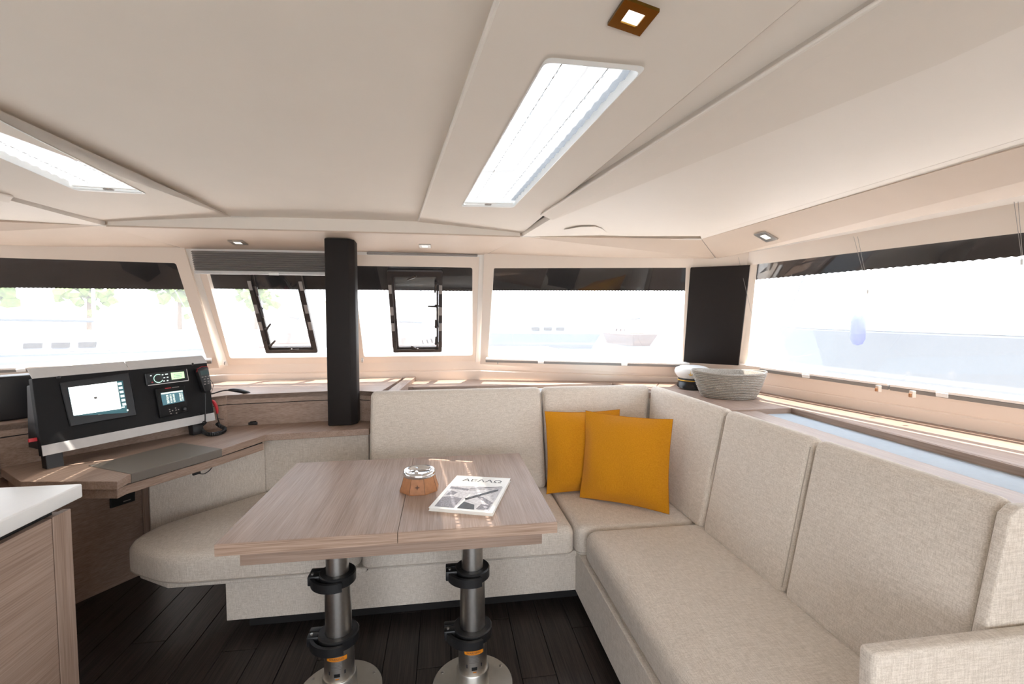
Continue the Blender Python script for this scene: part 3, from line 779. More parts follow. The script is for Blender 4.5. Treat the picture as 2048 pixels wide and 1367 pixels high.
# chart plotter
cp_ = thing('chart_plotter', 'wide black chart plotter with bright white screen set in the console', 'screen', con(195, 900))
obj('bezel', cq([(118, 765), (256, 744), (272, 830), (139, 853)], .0005, .008, .003), 'blkg', cp_)
ml = [(134, 775), (231, 763), (240, 817), (145, 831)]
M['chart'] = emit('chart_light', (1.0, 1.0, 0.96), 1.6); M['teal'] = emit('screen_teal', (0.01, 0.10, 0.12), .5); M['icon'] = emit('screen_icon', (.75, .9, .85), .7)
M['lcdg'] = emit('green_lcd', (.55, 1.0, .45), .75); M['lcdb'] = emit('blue_lcd', (.05, .16, .20), .5); M['lcdy'] = emit('pale_lcd', (.85, 1.0, .8), .8); M['ring'] = emit('ring_light', (.6, 1.0, .8), .7)
M['dim'] = emit('dim_lcd', (.03, .06, .06), .3)
obj('screen', cq([(133, 775), (243, 761), (253, 825), (145, 832)], .0086, .001, 0), 'teal', cp_)
obj('chart', cq(ml, .0098, .0006, 0), 'chart', cp_)
obj('boat_mark', cq([(185, 794), (191, 793), (192, 797), (186, 798)], .0106, .0003, 0), 'greybar', cp_)
for k in range(6):
    t = k / 5.0; a = (233 + t * 9, 768 + t * 41)
    x, y = a
    obj('menu_icon', cq([(x, y - 2.6), (x + 7.5, y - 3.6), (x + 8.3, y + 1.2), (x + .8, y + 2.2)], .0098, .0006, 0), 'icon', cp_)
for k, x in enumerate((151, 166, 180, 200, 219, 232, 244)):
    y = 829.2 - (x - 151) * .158
    obj('data_value', cq([(x - 3, y - 1.3), (x + 3, y - 2.2), (x + 3.3, y + .3), (x - 2.7, y + 1.2)], .0098, .0006, 0), 'icon', cp_)
obj('power_light', cq([(251, 818.5), (254, 818), (254.6, 821.5), (251.6, 822)], .0098, .0006, 0), 'icon', cp_)
obj('maker_mark', cq([(194, 828), (208, 826), (208.3, 827.6), (194.3, 829.6)], .0088, .0006, 0), 'greybar', cp_)
# stereo
st = thing('marine_stereo', 'slim black marine stereo with glowing knob ring and green display', 'stereo', con(330, 770))
obj('body', cq([(287, 747), (371, 737), (375, 761), (291, 771)], .0005, .012, .003), 'blkg', st)
obj('trim_line', cq([(293, 770), (374, 760), (374.4, 761.6), (293.3, 771.6)], .0128, .0006, 0), 'silver', st)
obj('trim_line', cq([(369.6, 738), (370.6, 738), (374.6, 760), (373.6, 760)], .0128, .0006, 0), 'silver', st)
obj('display', cq([(338.5, 745.5), (364.5, 743), (366.3, 756), (340.5, 759.3)], .0128, .0008, 0), 'lcdg', st)
for k in range(3):
    y = 748.5 + k * 3
    obj('display_line', cq([(344, y), (360, y - 1.6), (360.2, y - .8), (344.2, y + .8)], .0137, .0003, 0), 'teal', st)
c = con(313, 757, .0125); cr = (con(322, 757) - con(304, 757)).length / 2
bm = bmesh.new(); pts = [c + cn * .004 + (cu * math.cos(a) + cv * math.sin(a)) * cr for a in [R(60 + 270 * k / 20) for k in range(21)]]
obj('ring_light', tube(pts, .0016, 6), 'ring', st, smooth=True)
bm = bmesh.new(); lathe([(0, 0), (cr * .8, 0), (cr * .78, .012), (cr * .6, .014), (0, .014)], c, 20, bm=bm, caps=False, tilt=cn.to_track_quat('Z', 'Y').to_matrix())
obj('knob', bm, 'blk', st, smooth=True)
for (x, y) in ((322, 749.5), (328.5, 748.5), (331, 748.2), (325.5, 755.5), (332, 754.5), (325, 762), (332, 761), (298.5, 751.5), (301.5, 764.5)):
    obj('button', cq([(x - 1.5, y - .8), (x + 1.5, y - 1.2), (x + 1.7, y + .8), (x - 1.3, y + 1.2)], .0128, .0008, 0), 'red' if x == 301.5 else 'icon', st)
# radio / AIS set with table display
rd = thing('radio_set', 'square black radio set with small data table display and keypad', 'radio', con(340, 830))
obj('body', cq([(307, 777), (366, 770), (375, 822), (318, 836)], .0005, .016, .004), 'blkp', rd)
obj('brand_mark', cq([(326, 776.2), (338, 774.8), (338.2, 776.2), (326.2, 777.6)], .0168, .0005, 0), 'red', rd)
obj('brand_mark', cq([(340, 774.4), (354, 772.8), (354.2, 774.2), (340.2, 775.8)], .0168, .0005, 0), 'greybar', rd)
obj('display', cq([(317, 786), (361, 780), (365, 802), (322, 811)], .0168, .001, 0), 'lcdb', rd)
obj('header_row', cq([(318, 786.4), (361, 780.5), (361.4, 783), (318.4, 789)], .0178, .0004, 0), 'lcdy', rd)
for r_ in range(7):
    for (f0, f1) in ((.20, .30), (.36, .44), (.50, .58), (.80, .88), (.91, .96)):
        y0 = .22 + r_ * .105
        def dq(f, g): return lerp(lerp(con(318, 786.4), con(361, 780.5), f), lerp(con(322, 811), con(365, 802), f), g) + cn * .0178
        obj('data_cell', prism([dq(f0, y0), dq(f1, y0), dq(f1, y0 + .055), dq(f0, y0 + .055)], cn * .0004), 'lcdy', rd)
for (x, y) in ((335, 819), (341, 821), (347, 816), (348, 820), (349, 826), (353, 819), (336, 823), (338, 827)):
    obj('key', cq([(x - 1.2, y - .8), (x + 1.2, y - 1.1), (x + 1.3, y + .8), (x - 1.1, y + 1.1)], .0168, .001, 0), 'pads', rd)
bm = bmesh.new(); c = con(363, 818, .0165); lathe([(0, 0), (.011, 0), (.010, .012), (.008, .014), (0, .014)], c, 18, bm=bm, caps=False, tilt=cn.to_track_quat('Z', 'Y').to_matrix())
obj('knob', bm, 'blk', rd, smooth=True)
# handset with coiled cord
hs = thing('radio_handset', 'black radio handset with coiled cord hanging at the console end', 'handset', con(405, 785))
obj('body', prism(round_poly([con(386, 738, .006), con(409, 734, .006), con(417, 780, .006), con(402, 785, .006)], .012, 4), cn * .028, .005, 2), 'blk', hs, smooth=True)
obj('red_rim', tube([con(386.5, 745, .03), con(388, 738, .03), (con(398, 733.5, .03)), con(408, 734, .03), con(410, 738, .03)], .0014, 6), 'red', hs)
obj('screen', cq([(392, 743), (407, 740.5), (409, 749), (394, 752)], .0342, .0008, 0), 'dim', hs)
for (x, y) in ((397, 755), (403, 754), (409, 753), (401, 759), (408, 758), (402, 764), (409, 763), (402, 769), (409, 767)):
    obj('key', cq([(x - 1.8, y - .7), (x + 1.8, y - 1.1), (x + 1.9, y + .6), (x - 1.7, y + 1)], .0342, .0012, 0), 'pads', hs)
# cord: straight drop then a coil resting on the desk, then up behind the console end
p0 = con(406, 787, .02); p1 = con(405, 845, .02); p1.z = DZ + .03
zc = DZ + .013
loop = [p0, lerp(p0, p1, .5), p1 + V(0, 0, .04), Z(402, 853, zc), Z(408, 864, zc), Z(420, 868, zc), Z(436, 866, zc), Z(447, 862, zc), Z(449, 856, zc + .004), Z(441, 852, zc + .012), Z(434, 847, zc + .03)]
def smooth_path(pts, n=8):
    out = []
    for i in range(len(pts) - 1):
        a, b, c, d = pts[max(i - 1, 0)], pts[i], pts[i + 1], pts[min(i + 2, len(pts) - 1)]
        for k in range(n):
            t = k / n
            out.append(0.5 * ((2 * b) + (c - a) * t + (2 * a - 5 * b + 4 * c - d) * t * t + (3 * b - a - 3 * c + d) * t ** 3))
    out.append(pts[-1]); return out
cpath = smooth_path([Vector(p) for p in loop], 8)
obj('cord', tube(cpath[:20], .0035, 8), 'blk', hs, smooth=True)
cpath2 = smooth_path([Vector(p) for p in loop[2:]], 36)
hel = []; ax = V(0, 0, 1)
for i, p in enumerate(cpath2):
    t = (cpath2[min(i + 1, len(cpath2) - 1)] - cpath2[max(i - 1, 0)]).normalized()
    x = t.cross(ax); x = x.normalized() if x.length > .1 else V(1, 0, 0); y = t.cross(x)
    a = i * 1.05; hel.append(p + (x * math.cos(a) + y * math.sin(a)) * .0085)
obj('coiled_cord', tube(hel, .0034, 6), 'blk', hs, smooth=True)
obj('thin_wire', tube(smooth_path([con(414, 748, -.01), con(424, 757, -.02), con(431, 768, -.02), con(430, 782, -.03), con(426, 790, -.03)], 6), .0013, 6), 'blk', hs, smooth=True)
# reading lamp
rl = thing('reading_lamp', 'slim black gooseneck reading lamp reaching sideways from the console end', 'lamp', con(424, 786, -.03))
la = [con(421, 786, -.03), con(430, 786, -.02), con(445, 781, 0), con(457, 780, .01)]
obj('stem', tube(smooth_path(la, 6), .004, 8), 'blk', rl, smooth=True)
lb = [con(455, 780, .01), con(464, 780, .012), con(478, 782, .014), con(490, 785, .016), con(496, 786, .016)]
obj('head', tube(smooth_path(lb, 5), .01, 12, radii=[.004 + .0085 * math.sin(math.pi * min(1, (k + 2) / 24.0)) for k in range(21)]), 'blk', rl, smooth=True)
obj('mount', fbox(con(422, 785, -.035), cu, cv, cn, .012, .018, .012, .003), 'blk', rl)
# red kill-switch lanyard
ln = thing('red_clip', 'red plastic clip with black tail hanging at the console end', 'clip', con(436, 815, -.02))
obj('clip', tube(smooth_path([con(427, 800, -.02), con(431, 803, -.015), con(436, 815, -.012), con(438, 826, -.015)], 5), .007, 8, radii=[.006 + .003 * math.sin(k / 15 * math.pi) for k in range(16)]), 'red', ln, smooth=True)
obj('tail', tube(smooth_path([con(438, 818, -.018), con(440, 836, -.02), Z(441, 850, DZ + .02)], 6), .003, 8), 'blk', ln, smooth=True)
obj('tail', tube(smooth_path([con(441, 836, -.02), con(447, 837, -.02), con(452, 837, -.02)], 6), .002, 6), 'blk', ln, smooth=True)
rs = thing('red_switch', 'small red switch on the lower end of the console', 'switch', cc(-.008, .08, -.03))
obj('key', fbox(cc(-.012, .075, -.03), cu, cv, cn, .014, .008, .006, .002), 'red', rs)
obj('stem', fbox(cc(.002, .075, -.03), cu, cv, cn, .006, .004, .004, .001), 'blk', rs)
# black box on the shelf behind the console
bb = obj('speaker_box', prism([Z(30, 744, PS + .18) * 0 + V(-1.985, 2.33, PS + .001), V(-1.84, 2.50, PS + .001), V(-1.84, 2.50, PS + .20), V(-1.985, 2.33, PS + .20)], V(-.10, .085, 0), .01, 3), 'blk', smooth=True)
tag(bb, 'black box with rounded edges on the shelf behind the console', 'box')
# small knob-like device on the desk
dc = Z(508, 848, DZ)
mo = thing('desk_remote', 'small black control knob lying on the desk near the dark post', 'remote', dc)
obj('base', fbox(dc + V(0, 0, .009), (1, 0, 0), (0, 1, 0), (0, 0, 1), .026, .022, .009, .004), 'blk', mo, smooth=True)
obj('button', fbox(dc + V(.002, -.006, .021), (1, 0, 0), (0, .9, .4), (0, -.4, .9), .018, .014, .006, .003), 'blkg', mo, smooth=True)
cb = thing('desk_cable', 'thin black cable looped under the chart desk', 'cable', Z(395, 945, .66))
obj('plug', fbox(Z(393, 946, .65), cu, V(0, 0, 1), cn0, .018, .006, .006, .002), 'blk', cb)
obj('wire', tube(smooth_path([Z(396, 946, .645), Z(408, 947, .635), Z(418, 941, .645), Z(424, 934, .655)], 6), .0025, 6), 'blk', cb, smooth=True)

# ---- galley unit
gl = thing('galley_cabinet', 'wood veneer galley cabinet in the near left corner', 'cabinet', (-1.5, .8, 0))
GX, GY = -1.062, 1.462
obj('carcass', box((-2.3, -.6, .0), (GX - .018, GY, .868)), 'woody', gl)
obj('stile', box((GX - .02, GY - .062, .0), (GX, GY, .875), .001, 1), 'woodz', gl)
obj('door', box((GX - .02, GY - .9, .06), (GX, GY - .065, .875), .001, 1), 'woody', gl)
obj('kickboard', box((GX - .04, -.6, 0), (GX - .019, GY - .065, .058)), 'gap', gl)
wt = obj('worktop', box((-2.32, -.62, .898), (-1.047, 1.487, .938), .004, 3), 'white', smooth=True)
tag(wt, 'thick white solid worktop on the galley cabinet', 'worktop')
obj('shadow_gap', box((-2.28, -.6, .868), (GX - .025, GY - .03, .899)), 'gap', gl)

# ---- sofa bases
sb = thing('corner_sofa', 'fabric covered L-shaped sofa base with armrest on a dark plinth', 'sofa', (.6, 2.4, 0))
obj('front_panel', box((-.97, 2.15, .07), (.655, 2.19, .252), .003), 'fab', sb)
obj('end_panel', box((-.97, 2.19, .07), (-.93, 2.75, .252), .003), 'fab', sb)
obj('seat_board', slab([(-.36, 2.125), (-1.19, 2.125), (-1.36, 2.23), (-1.38, 2.40), (-1.02, 2.80), (-.36, 2.80)], .252, .279, .006, 2), 'fab', sb)
obj('plinth', box((-.90, 2.21, 0), (.70, 2.24, .075)), 'gap', sb)
obj('seat_board', box((-.355, 2.135, .252), (.655, 2.85, .279)), 'fab', sb)
obj('side_panel', box((.635, .15, .07), (.672, 2.148, .281), .003), 'fab', sb)
obj('plinth', box((.70, .15, 0), (.73, 2.24, .075)), 'gap', sb)
obj('seat_board', box((.675, .15, .25), (1.38, 2.85, .279)), 'fab', sb)
obj('back_board', box((1.372, -.6, .28), (1.40, 2.86, SH - .05)), 'fab', sb)
obj('back_board', box((-.42, 2.872, .28), (1.40, 2.884, SH - .05)), 'fab', sb)

def seam(pts, par, r=.0022, mat='thread', name='seam'):
    return obj(name, tube(pts, r, 6), mat, par, smooth=True)
def cushion(name, xy, z0, z1, label, r=.032, dome=.012, seams=True, rc=.02, group='seat cushions'):
    rc = max(rc, r + .012)
    """seat cushion: rounded prism with a slightly domed top, on a finer grid"""
    pts = round_poly([V(p[0], p[1], 0) for p in xy], rc, 4)
    ctr = sum(pts, Vector()) / len(pts)
    t = thing(name, label, 'cushion', (ctr.x, ctr.y, z0), group=group)
    bm = bmesh.new(); n = len(pts); rows = []
    lo = [(r * .5 * (1 - math.sin(math.pi / 2 * k / 4)), z0 + r * .5 * (1 - math.cos(math.pi / 2 * k / 4))) for k in range(5)]
    hi = [(r * (1 - math.cos(math.pi / 2 * k / 6)), z1 - r + r * math.sin(math.pi / 2 * k / 6)) for k in range(7)]
    inn = []
    def inset(d):
        out = []
        for i in range(n):
            p, a, b = pts[i], pts[i - 1], pts[(i + 1) % n]
            e1 = (p - a); e2 = (b - p)
            if e1.length < 1e-6: e1 = e2
            if e2.length < 1e-6: e2 = e1
            e1.normalize(); e2.normalize()
            n1 = V(-e1.y, e1.x, 0); n2 = V(-e2.y, e2.x, 0); nn = (n1 + n2)
            nn = nn.normalized() if nn.length > 1e-6 else n1
            if nn.dot(ctr - p) < 0 : pass
            out.append(p + nn * d * sgn / max(.5, nn.dot(n1)))
        return out
    area = sum(pts[i].x * pts[(i + 1) % n].y - pts[(i + 1) % n].x * pts[i].y for i in range(n)); sgn = 1 if area > 0 else -1
    for d, z in lo + hi + inn:
        rows.append([bm.verts.new(V(p.x, p.y, z)) for p in inset(d)])
    base = inset(r)
    for k in (.92, .8, .6, .3):
        rows.append([bm.verts.new(lerp(V(ctr.x, ctr.y, 0), V(p.x, p.y, 0), k) + V(0, 0, z1 + dome * (1 - k * k))) for p in base])
    for r0, r1 in zip(rows, rows[1:]):
        for i in range(n): bm.faces.new((r0[i], r0[(i + 1) % n], r1[(i + 1) % n], r1[i]))
    bm.faces.new(list(reversed(rows[0]))); bm.faces.new(rows[-1])
    obj('cover', bm, 'fab', t, smooth=True, angle=60)
    if seams:
        obj('seam', tube([V(p.x, p.y, z0 + .016) for p in inset(-.0005)], .0018, 6, closed=True), 'thread', t, smooth=True)
    return t
cushion('seat_cushion', [(-.385, 2.085), (-1.17, 2.085), (-1.43, 2.235), (-1.40, 2.42), (-1.00, 2.86), (-.385, 2.80)], .28, .418, 'rounded seat cushion at the desk end of the bench, overhanging its base', r=.045, rc=.09)
cushion('seat_cushion', [(-.38, 2.09), (.615, 2.085), (.615, 2.70), (-.38, 2.70)], .28, .418, 'middle seat cushion half hidden behind the table', r=.04)
cushion('seat_cushion', [(.622, 2.075), (1.30, 2.065), (1.30, 2.70), (.622, 2.70)], .28, .418, 'square corner seat cushion under the mustard pillows', r=.03)
cushion('seat_cushion', [(.648, .2), (1.30, .2), (1.30, 2.055), (.648, 2.06)], .285, .425, 'long seat cushion running along the side towards the camera', r=.05, rc=.04)

def back(name, q_bot_front, q_top_front, depth_vec, label, r=.035, top_slope=.0):
    """raked back cushion: front face quad (bl, br, tl, tr) and depth vector"""
    bl, br = q_bot_front; tl, tr = q_top_front; d = Vector(depth_vec)
    t = thing(name, label, 'cushion', (bl + br) / 2, group='sofa back cushions')
    bm = bmesh.new()
    NU, NV = 10, 8
    # superellipse-ish puffed block: grid on the front, bevelled box then inflate the front
    db = d * .9
    bm = hull8([bl, br, br + db, bl + db], [tl, tr, tr + d * .95 + V(0, 0, -.01), tl + d * .95 + V(0, 0, -.01)], r, 5)
    obj('cover', bm, 'fab', t, smooth=True, angle=60)
    n = (br - bl).cross(tl - bl).normalized()
    if n.dot(d) > 0: n = -n
    # stitched seams just outside the two upright edges and along the top
    k = r * .62
    e = (br - bl).normalized(); upv = (tl - bl).normalized()
    off = -n * (r * .30)
    for A, B, s in ((bl, tl, 1), (br, tr, -1)):
        seam([A + e * s * r * .29 + upv * r + off, B + e * s * r * .29 - upv * r + off], t)
    return t
zB, zT = .41, .992
XB, XT = 1.19, 1.30
YB, YT = 2.60, 2.765
dR, dF = V(.075, 0, 0), V(0, .10, 0)
def bx(y0, y1): return (V(XB, y0, zB), V(XB, y1, zB)), (V(XT, y0, zT), V(XT, y1, zT))
back('back_cushion', (V(XB, 2.598, zB), V(XB, 1.978, zB)), (V(XT, 2.772, zT), V(XT, 1.978, zT)), dR, 'back cushion on the side wall next to the corner, behind the front pillow')
back('back_cushion', *bx(1.972, 1.452), dR, 'middle back cushion of the side row below the basket')
back('back_cushion', *bx(1.446, .885), dR, 'nearest back cushion of the side row above the armrest')
back('back_cushion', (V(-.425, YB, zB), V(.594, YB, zB)), (V(-.435, YT + .03, zT - .006), V(.594, YT, zT)), dF, 'wide back cushion on the front side behind the table')
back('back_cushion', (V(.60, YB, zB), V(1.188, YB, zB)), (V(.60, YT, zT), V(1.308, YT, zT)), dF, 'corner back cushion on the front side behind the rear pillow')
obj('end_panel', prism([V(1.215, .884, .60), V(1.283, .884, .965), V(1.31, .884, .985), V(1.80, .884, .965), V(1.80, .884, .60)], (0, -.03, 0), .006, 3), 'fab', sb, smooth=True)
obj('armrest', box((.893, .812, .43), (1.80, .853, .71), .012, 4), 'fab', sb, smooth=True)
# low upholstered wall panels beside the desk
lp = thing('upholstered_panel', 'low fabric covered panel under the desk edge at the left bench end', 'panel', (-1.1, 2.8, .42))
q1 = [V(-.455, 2.835, 0), V(-1.035, 2.815, 0), V(-1.60, 2.62, 0)]
q1[2] = V(-1.492, 2.544, 0)
for a, b in zip(q1, q1[1:]):
    obj('padding', prism([V(a.x, a.y, .30), V(b.x, b.y, .30), V(b.x, b.y, DZ - .038), V(a.x, a.y, DZ - .038)], V(-.02, .03, 0), .004), 'fab', lp)

# ---- table
tb = thing('saloon_table', 'wood veneer table with two steel telescopic pedestals', 'table', (-.165, 1.97, 0))
TZ = .70; tx0, tx1, txm, ty0, ty1 = -.730, .392, -.160, 1.552, 2.388
obj('table_leaf', box((tx0, ty0, TZ - .040), (txm - .0006, ty1, TZ), .0015, 2), 'woody', tb)
obj('table_leaf', box((txm + .0006, ty0, TZ - .040), (tx1, ty1, TZ), .0015, 2), 'woody', tb)
M['edge'] = wood('veneer_edge', (.26, .17, .12), (.50, .37, .29), 'x', fine=330)
for (a, b) in ((tx0, txm - .0006), (txm + .0006, tx1)):
    obj('leaf_edge', box((a + .001, ty0 - .001, TZ - .0395), (b - .001, ty0 + .001, TZ - .0006)), 'edge', tb)
ax0, ax1, ay0, ay1 = -.676, .347, 1.602, 2.335
for nm, a, b in (('apron', (ax0, ay0, .598), (ax1, ay0 + .02, .66)), ('apron', (ax0, ay1 - .02, .598), (ax1, ay1, .66))):
    obj(nm, box(a, b, .001, 1), 'woodx', tb)
for nm, a, b in (('apron', (ax0, ay0 + .02, .598), (ax0 + .02, ay1 - .02, .66)), ('apron', (ax1 - .02, ay0 + .02, .598), (ax1, ay1 - .02, .66))):
    obj(nm, box(a, b, .001, 1), 'woody', tb)
obj('underframe', box((ax0 + .03, ay0 + .03, .615), (ax1 - .03, ay1 - .03, .659)), 'blk', tb)
def pedestal(c):
    x, y = c
    p = obj('pedestal', lathe([(.041, .40), (.041, .62)], (x, y, 0), 32), 'steel', tb, smooth=True)
    obj('middle_tube', lathe([(.0475, .22), (.0475, .455), (.0445, .457)], (x, y, 0), 32), 'steel', p, smooth=True)
    obj('lower_tube', lathe([(.0545, .02), (.0545, .235), (.051, .237)], (x, y, 0), 32), 'steel', p, smooth=True)
    obj('foot_collar', lathe([(.062, .008), (.062, .075), (.060, .079), (.055, .079)], (x, y, 0), 32), 'steelb', p, smooth=True)
    obj('foot_flange', lathe([(.155, 0), (.155, .008), (.152, .011), (.06, .0125)], (x, y, 0), 48), 'steelb', p, smooth=True)
    for k in range(6):
        a = R(30 + 60 * k)
        obj('screw', lathe([(.0, .010), (.0075, .010), (.0075, .0125), (.004, .0145), (0, .0145)], (x + .135 * math.cos(a), y + .135 * math.sin(a), 0), 10, caps=False), 'steel', p, smooth=True)
    for zc_, ri, ro in ((.455, .0425, .066), (.225, .049, .074)):
        bm = lathe([(ri, -.02), (ro - .004, -.02), (ro, -.016), (ro, .016), (ro - .004, .02), (ri, .02), (ri, -.02)], (x, y, zc_), 32, caps=False)
        cl_ = obj('clamp_collar', bm, 'blk', p, smooth=True)
        obj('clamp_ear', box((x - ro - .035, y - .028, zc_ - .018), (x - ro + .020, y + .004, zc_ + .018), .004), 'blk', p, smooth=True)
        obj('clamp_ear', box((x - ro - .035, y + .008, zc_ - .018), (x - ro + .020, y + .036, zc_ + .018), .004), 'blk', p, smooth=True)
        bm = bmesh.new(); a0, a1, N = R(196), R(292), 12
        ins, outs = ro + .004, ro + .017; rows = []
        for k in range(N + 1):
            a = a0 + (a1 - a0) * k / N; gr = .012 * (1 - k / N)
            rows.append([bm.verts.new(V(x + (rr + gr) * math.cos(a), y + (rr + gr) * math.sin(a), zc_ + dz)) for rr, dz in ((ins, -.020), (outs, -.020), (outs, .012), (ins, .012))])
        for r0, r1 in zip(rows, rows[1:]):
            for j in range(4): bm.faces.new((r0[j], r0[(j + 1) % 4], r1[(j + 1) % 4], r1[j]))
        bm.faces.new(rows[0]); bm.faces.new(list(reversed(rows[-1])))
        obj('clamp_lever', bm, 'blk', p, smooth=True, angle=30)
        obj('pivot_pin', lathe([(0, -.022), (.005, -.022), (.005, .023), (0, .023)], (x - ro - .020, y - .012, zc_), 10, caps=False), 'steel', p)
    # stickers wrapped on the lower tube
    def wrap(a0, a1, z0, z1, mat, nm, rr=.0549):
        bm = bmesh.new(); N = 10; rows = []
        for k in range(N + 1):
            a = R(a0 + (a1 - a0) * k / N); rows.append([bm.verts.new(V(x + rr * math.cos(a), y + rr * math.sin(a), z)) for z in (z0, z1)])
        for r0, r1 in zip(rows, rows[1:]): bm.faces.new((r0[0], r1[0], r1[1], r0[1]))
        return obj(nm, bm, mat, p, smooth=True)
    wrap(232, 312, .160, .176, 'orange', 'warning_sticker')
    def fn(u_, v_):
        a = R(271) + u_ / .0553; return V(x + .0553 * math.cos(a), y + .0553 * math.sin(a), .168 + v_)
    textmesh('WARNING', (0, 0, 0), (1, 0, 0), (0, 0, 1), .0115, 'ink', p, name='warning_lettering', fn=fn)
    for k in range(5):
        wrap(252, 292, .151 - k * .0055, .1528 - k * .0055, 'greybar', 'small_print')
    wrap(240, 246, .108, .122, 'ink', 'tube_hole'); wrap(300, 306, .108, .122, 'ink', 'tube_hole')
    wrap(262, 284, .100, .113, 'blkp', 'pictogram', .0550); wrap(267, 281, .091, .095, 'orange', 'pictogram', .0550)
pedestal((.100, 1.715)); 
lx = Z(684, 1367, 0)
pedestal((-.402, 1.755))

# ---- ashtray
ac = V(-.108, 1.945, TZ)
ash = thing('table_ashtray', 'octagonal tan leather ashtray with chrome rim on the table', 'ashtray', ac)
obj('leather_body', lathe([(.083, .0), (.083, .004), (.0655, .060), (.0655, .062)], ac, 8, rot=R(22.5 - 4)), 'leather', ash)
for k in range(8):
    a = R(45 * k + 22.5 - 4)
    obj('stitched_edge', tube([ac + V(.0832 * math.cos(a), .0832 * math.sin(a), .003), ac + V(.0625 * math.cos(a), .0625 * math.sin(a), .068)], .0009, 6), 'leatherd', ash)
obj('chrome_rim', lathe([(.060, .061), (.0665, .062), (.0685, .068), (.067, .078), (.062, .083), (.057, .082), (.054, .077), (.050, .078), (.047, .076), (.044, .068), (.030, .064), (.0, .0635)], ac, 40, caps=False), 'chrome', ash, smooth=True)
obj('chrome_knob', lathe([(0, .063), (.008, .063), (.009, .070), (.005, .074), (0, .074)], ac + V(-.012, .005, 0), 16, caps=False), 'chrome', ash, smooth=True)
# embossed star on the front face
fa = V(math.cos(R(-94)), math.sin(R(-94)), 0); fu = V(-fa.y, fa.x, 0); fv = (V(0, 0, .066) - fa * .0195).normalized()
fc = ac + fa * (.0725 * .93 + .0035) + V(0, 0, .030)
fn_ = fu.cross(fv); fn_ = fn_ if fn_.dot(fa) > 0 else -fn_
bm = bmesh.new(); st_ = []
for k in range(8):
    rr = .011 if k % 2 == 0 else .004
    st_.append(fc + (fu * math.sin(k * math.pi / 4) + fv * math.cos(k * math.pi / 4)) * rr)
obj('embossed_star', prism(st_, fn_ * .0012), 'leatherd', ash)

# ---- magazine
mq = [Z(857, 1017, TZ + .008), Z(985, 1028, TZ + .008), Z(1021, 958, TZ + .008), Z(914, 952, TZ + .008)]
mg = thing('magazine', 'white magazine with black and white sailing cover lying on the table', 'magazine', V(mq[0].x, mq[0].y, TZ))
o_ = mq[0]; mu = (mq[1] - mq[0]); mv = (mq[3] - mq[0]); mu2 = (mq[2] - mq[3])
def mp_(a, b, dz=0.0):
    p = lerp(lerp(mq[0], mq[1], a), lerp(mq[3], mq[2], a), b); return V(p.x, p.y, TZ + .0125 + dz)
def mflat(pts, mat, nm, dz=.0002):
    return obj(nm, prism([mp_(*p, dz) for p in pts], (0, 0, .0002)), mat, mg)
obj('pages', slab([(mp_(.008, .008).x, mp_(.008, .008).y), (mp_(.99, .01).x, mp_(.99, .01).y), (mp_(.99, .99).x, mp_(.99, .99).y), (mp_(.008, .99).x, mp_(.008, .99).y)], TZ + .0005, TZ + .0115), 'paper', mg)
obj('cover', slab([(mp_(a, b).x, mp_(a, b).y) for a, b in ((0, 0), (1, 0), (1, 1), (0, 1))], TZ + .0117, TZ + .0126), 'paper', mg)
obj('back_cover', slab([(mp_(a, b).x, mp_(a, b).y) for a, b in ((0, 0), (1, 0), (1, 1), (0, 1))], TZ + .0002, TZ + .001), 'paper', mg)
mflat([(.07, .045), (.93, .04), (.95, .70), (.06, .64)], 'inkl', 'cover_photo')
mflat([(.07, .045), (.38, .045), (.40, .30), (.20, .34), (.07, .30)], 'inkg', 'cover_photo', .0005)
mflat([(.42, .045), (.70, .045), (.66, .16), (.47, .22)], 'ink', 'cover_photo', .0005)
mflat([(.72, .06), (.90, .06), (.92, .17), (.76, .20)], 'inkg', 'cover_photo', .0005)
mflat([(.40, .045), (.43, .045), (.50, .42), (.47, .42)], 'paper', 'cover_photo', .0008)
mflat([(.44, .30), (.48, .26), (.90, .57), (.90, .62), (.84, .60)], 'ink', 'cover_photo', .0008)
mflat([(.62, .37), (.90, .17), (.93, .24), (.66, .41)], 'inkg', 'cover_photo', .0008)
mflat([(.07, .56), (.40, .53), (.41, .58), (.07, .62)], 'inkg', 'cover_photo', .0005)
mflat([(.42, .58), (.93, .70), (.93, .712), (.42, .592)], 'ink', 'cover_photo', .0008)
mflat([(.42, .54), (.93, .65), (.93, .658), (.42, .548)], 'inkg', 'cover_photo', .0008)
mflat([(.10, .36), (.22, .37), (.26, .46), (.12, .50)], 'inkg', 'cover_photo', .0005)
def ttl(u_, v_): return mp_(.53 + u_, .855 + v_, .0006)
textmesh('\u0391\u0395\u039b\u039b\u03a9', (0, 0, 0), (1, 0, 0), (0, 1, 0), 1.0, 'ink', mg, name='cover_title', fn=lambda a, b: ttl(a * .21, b * .115))

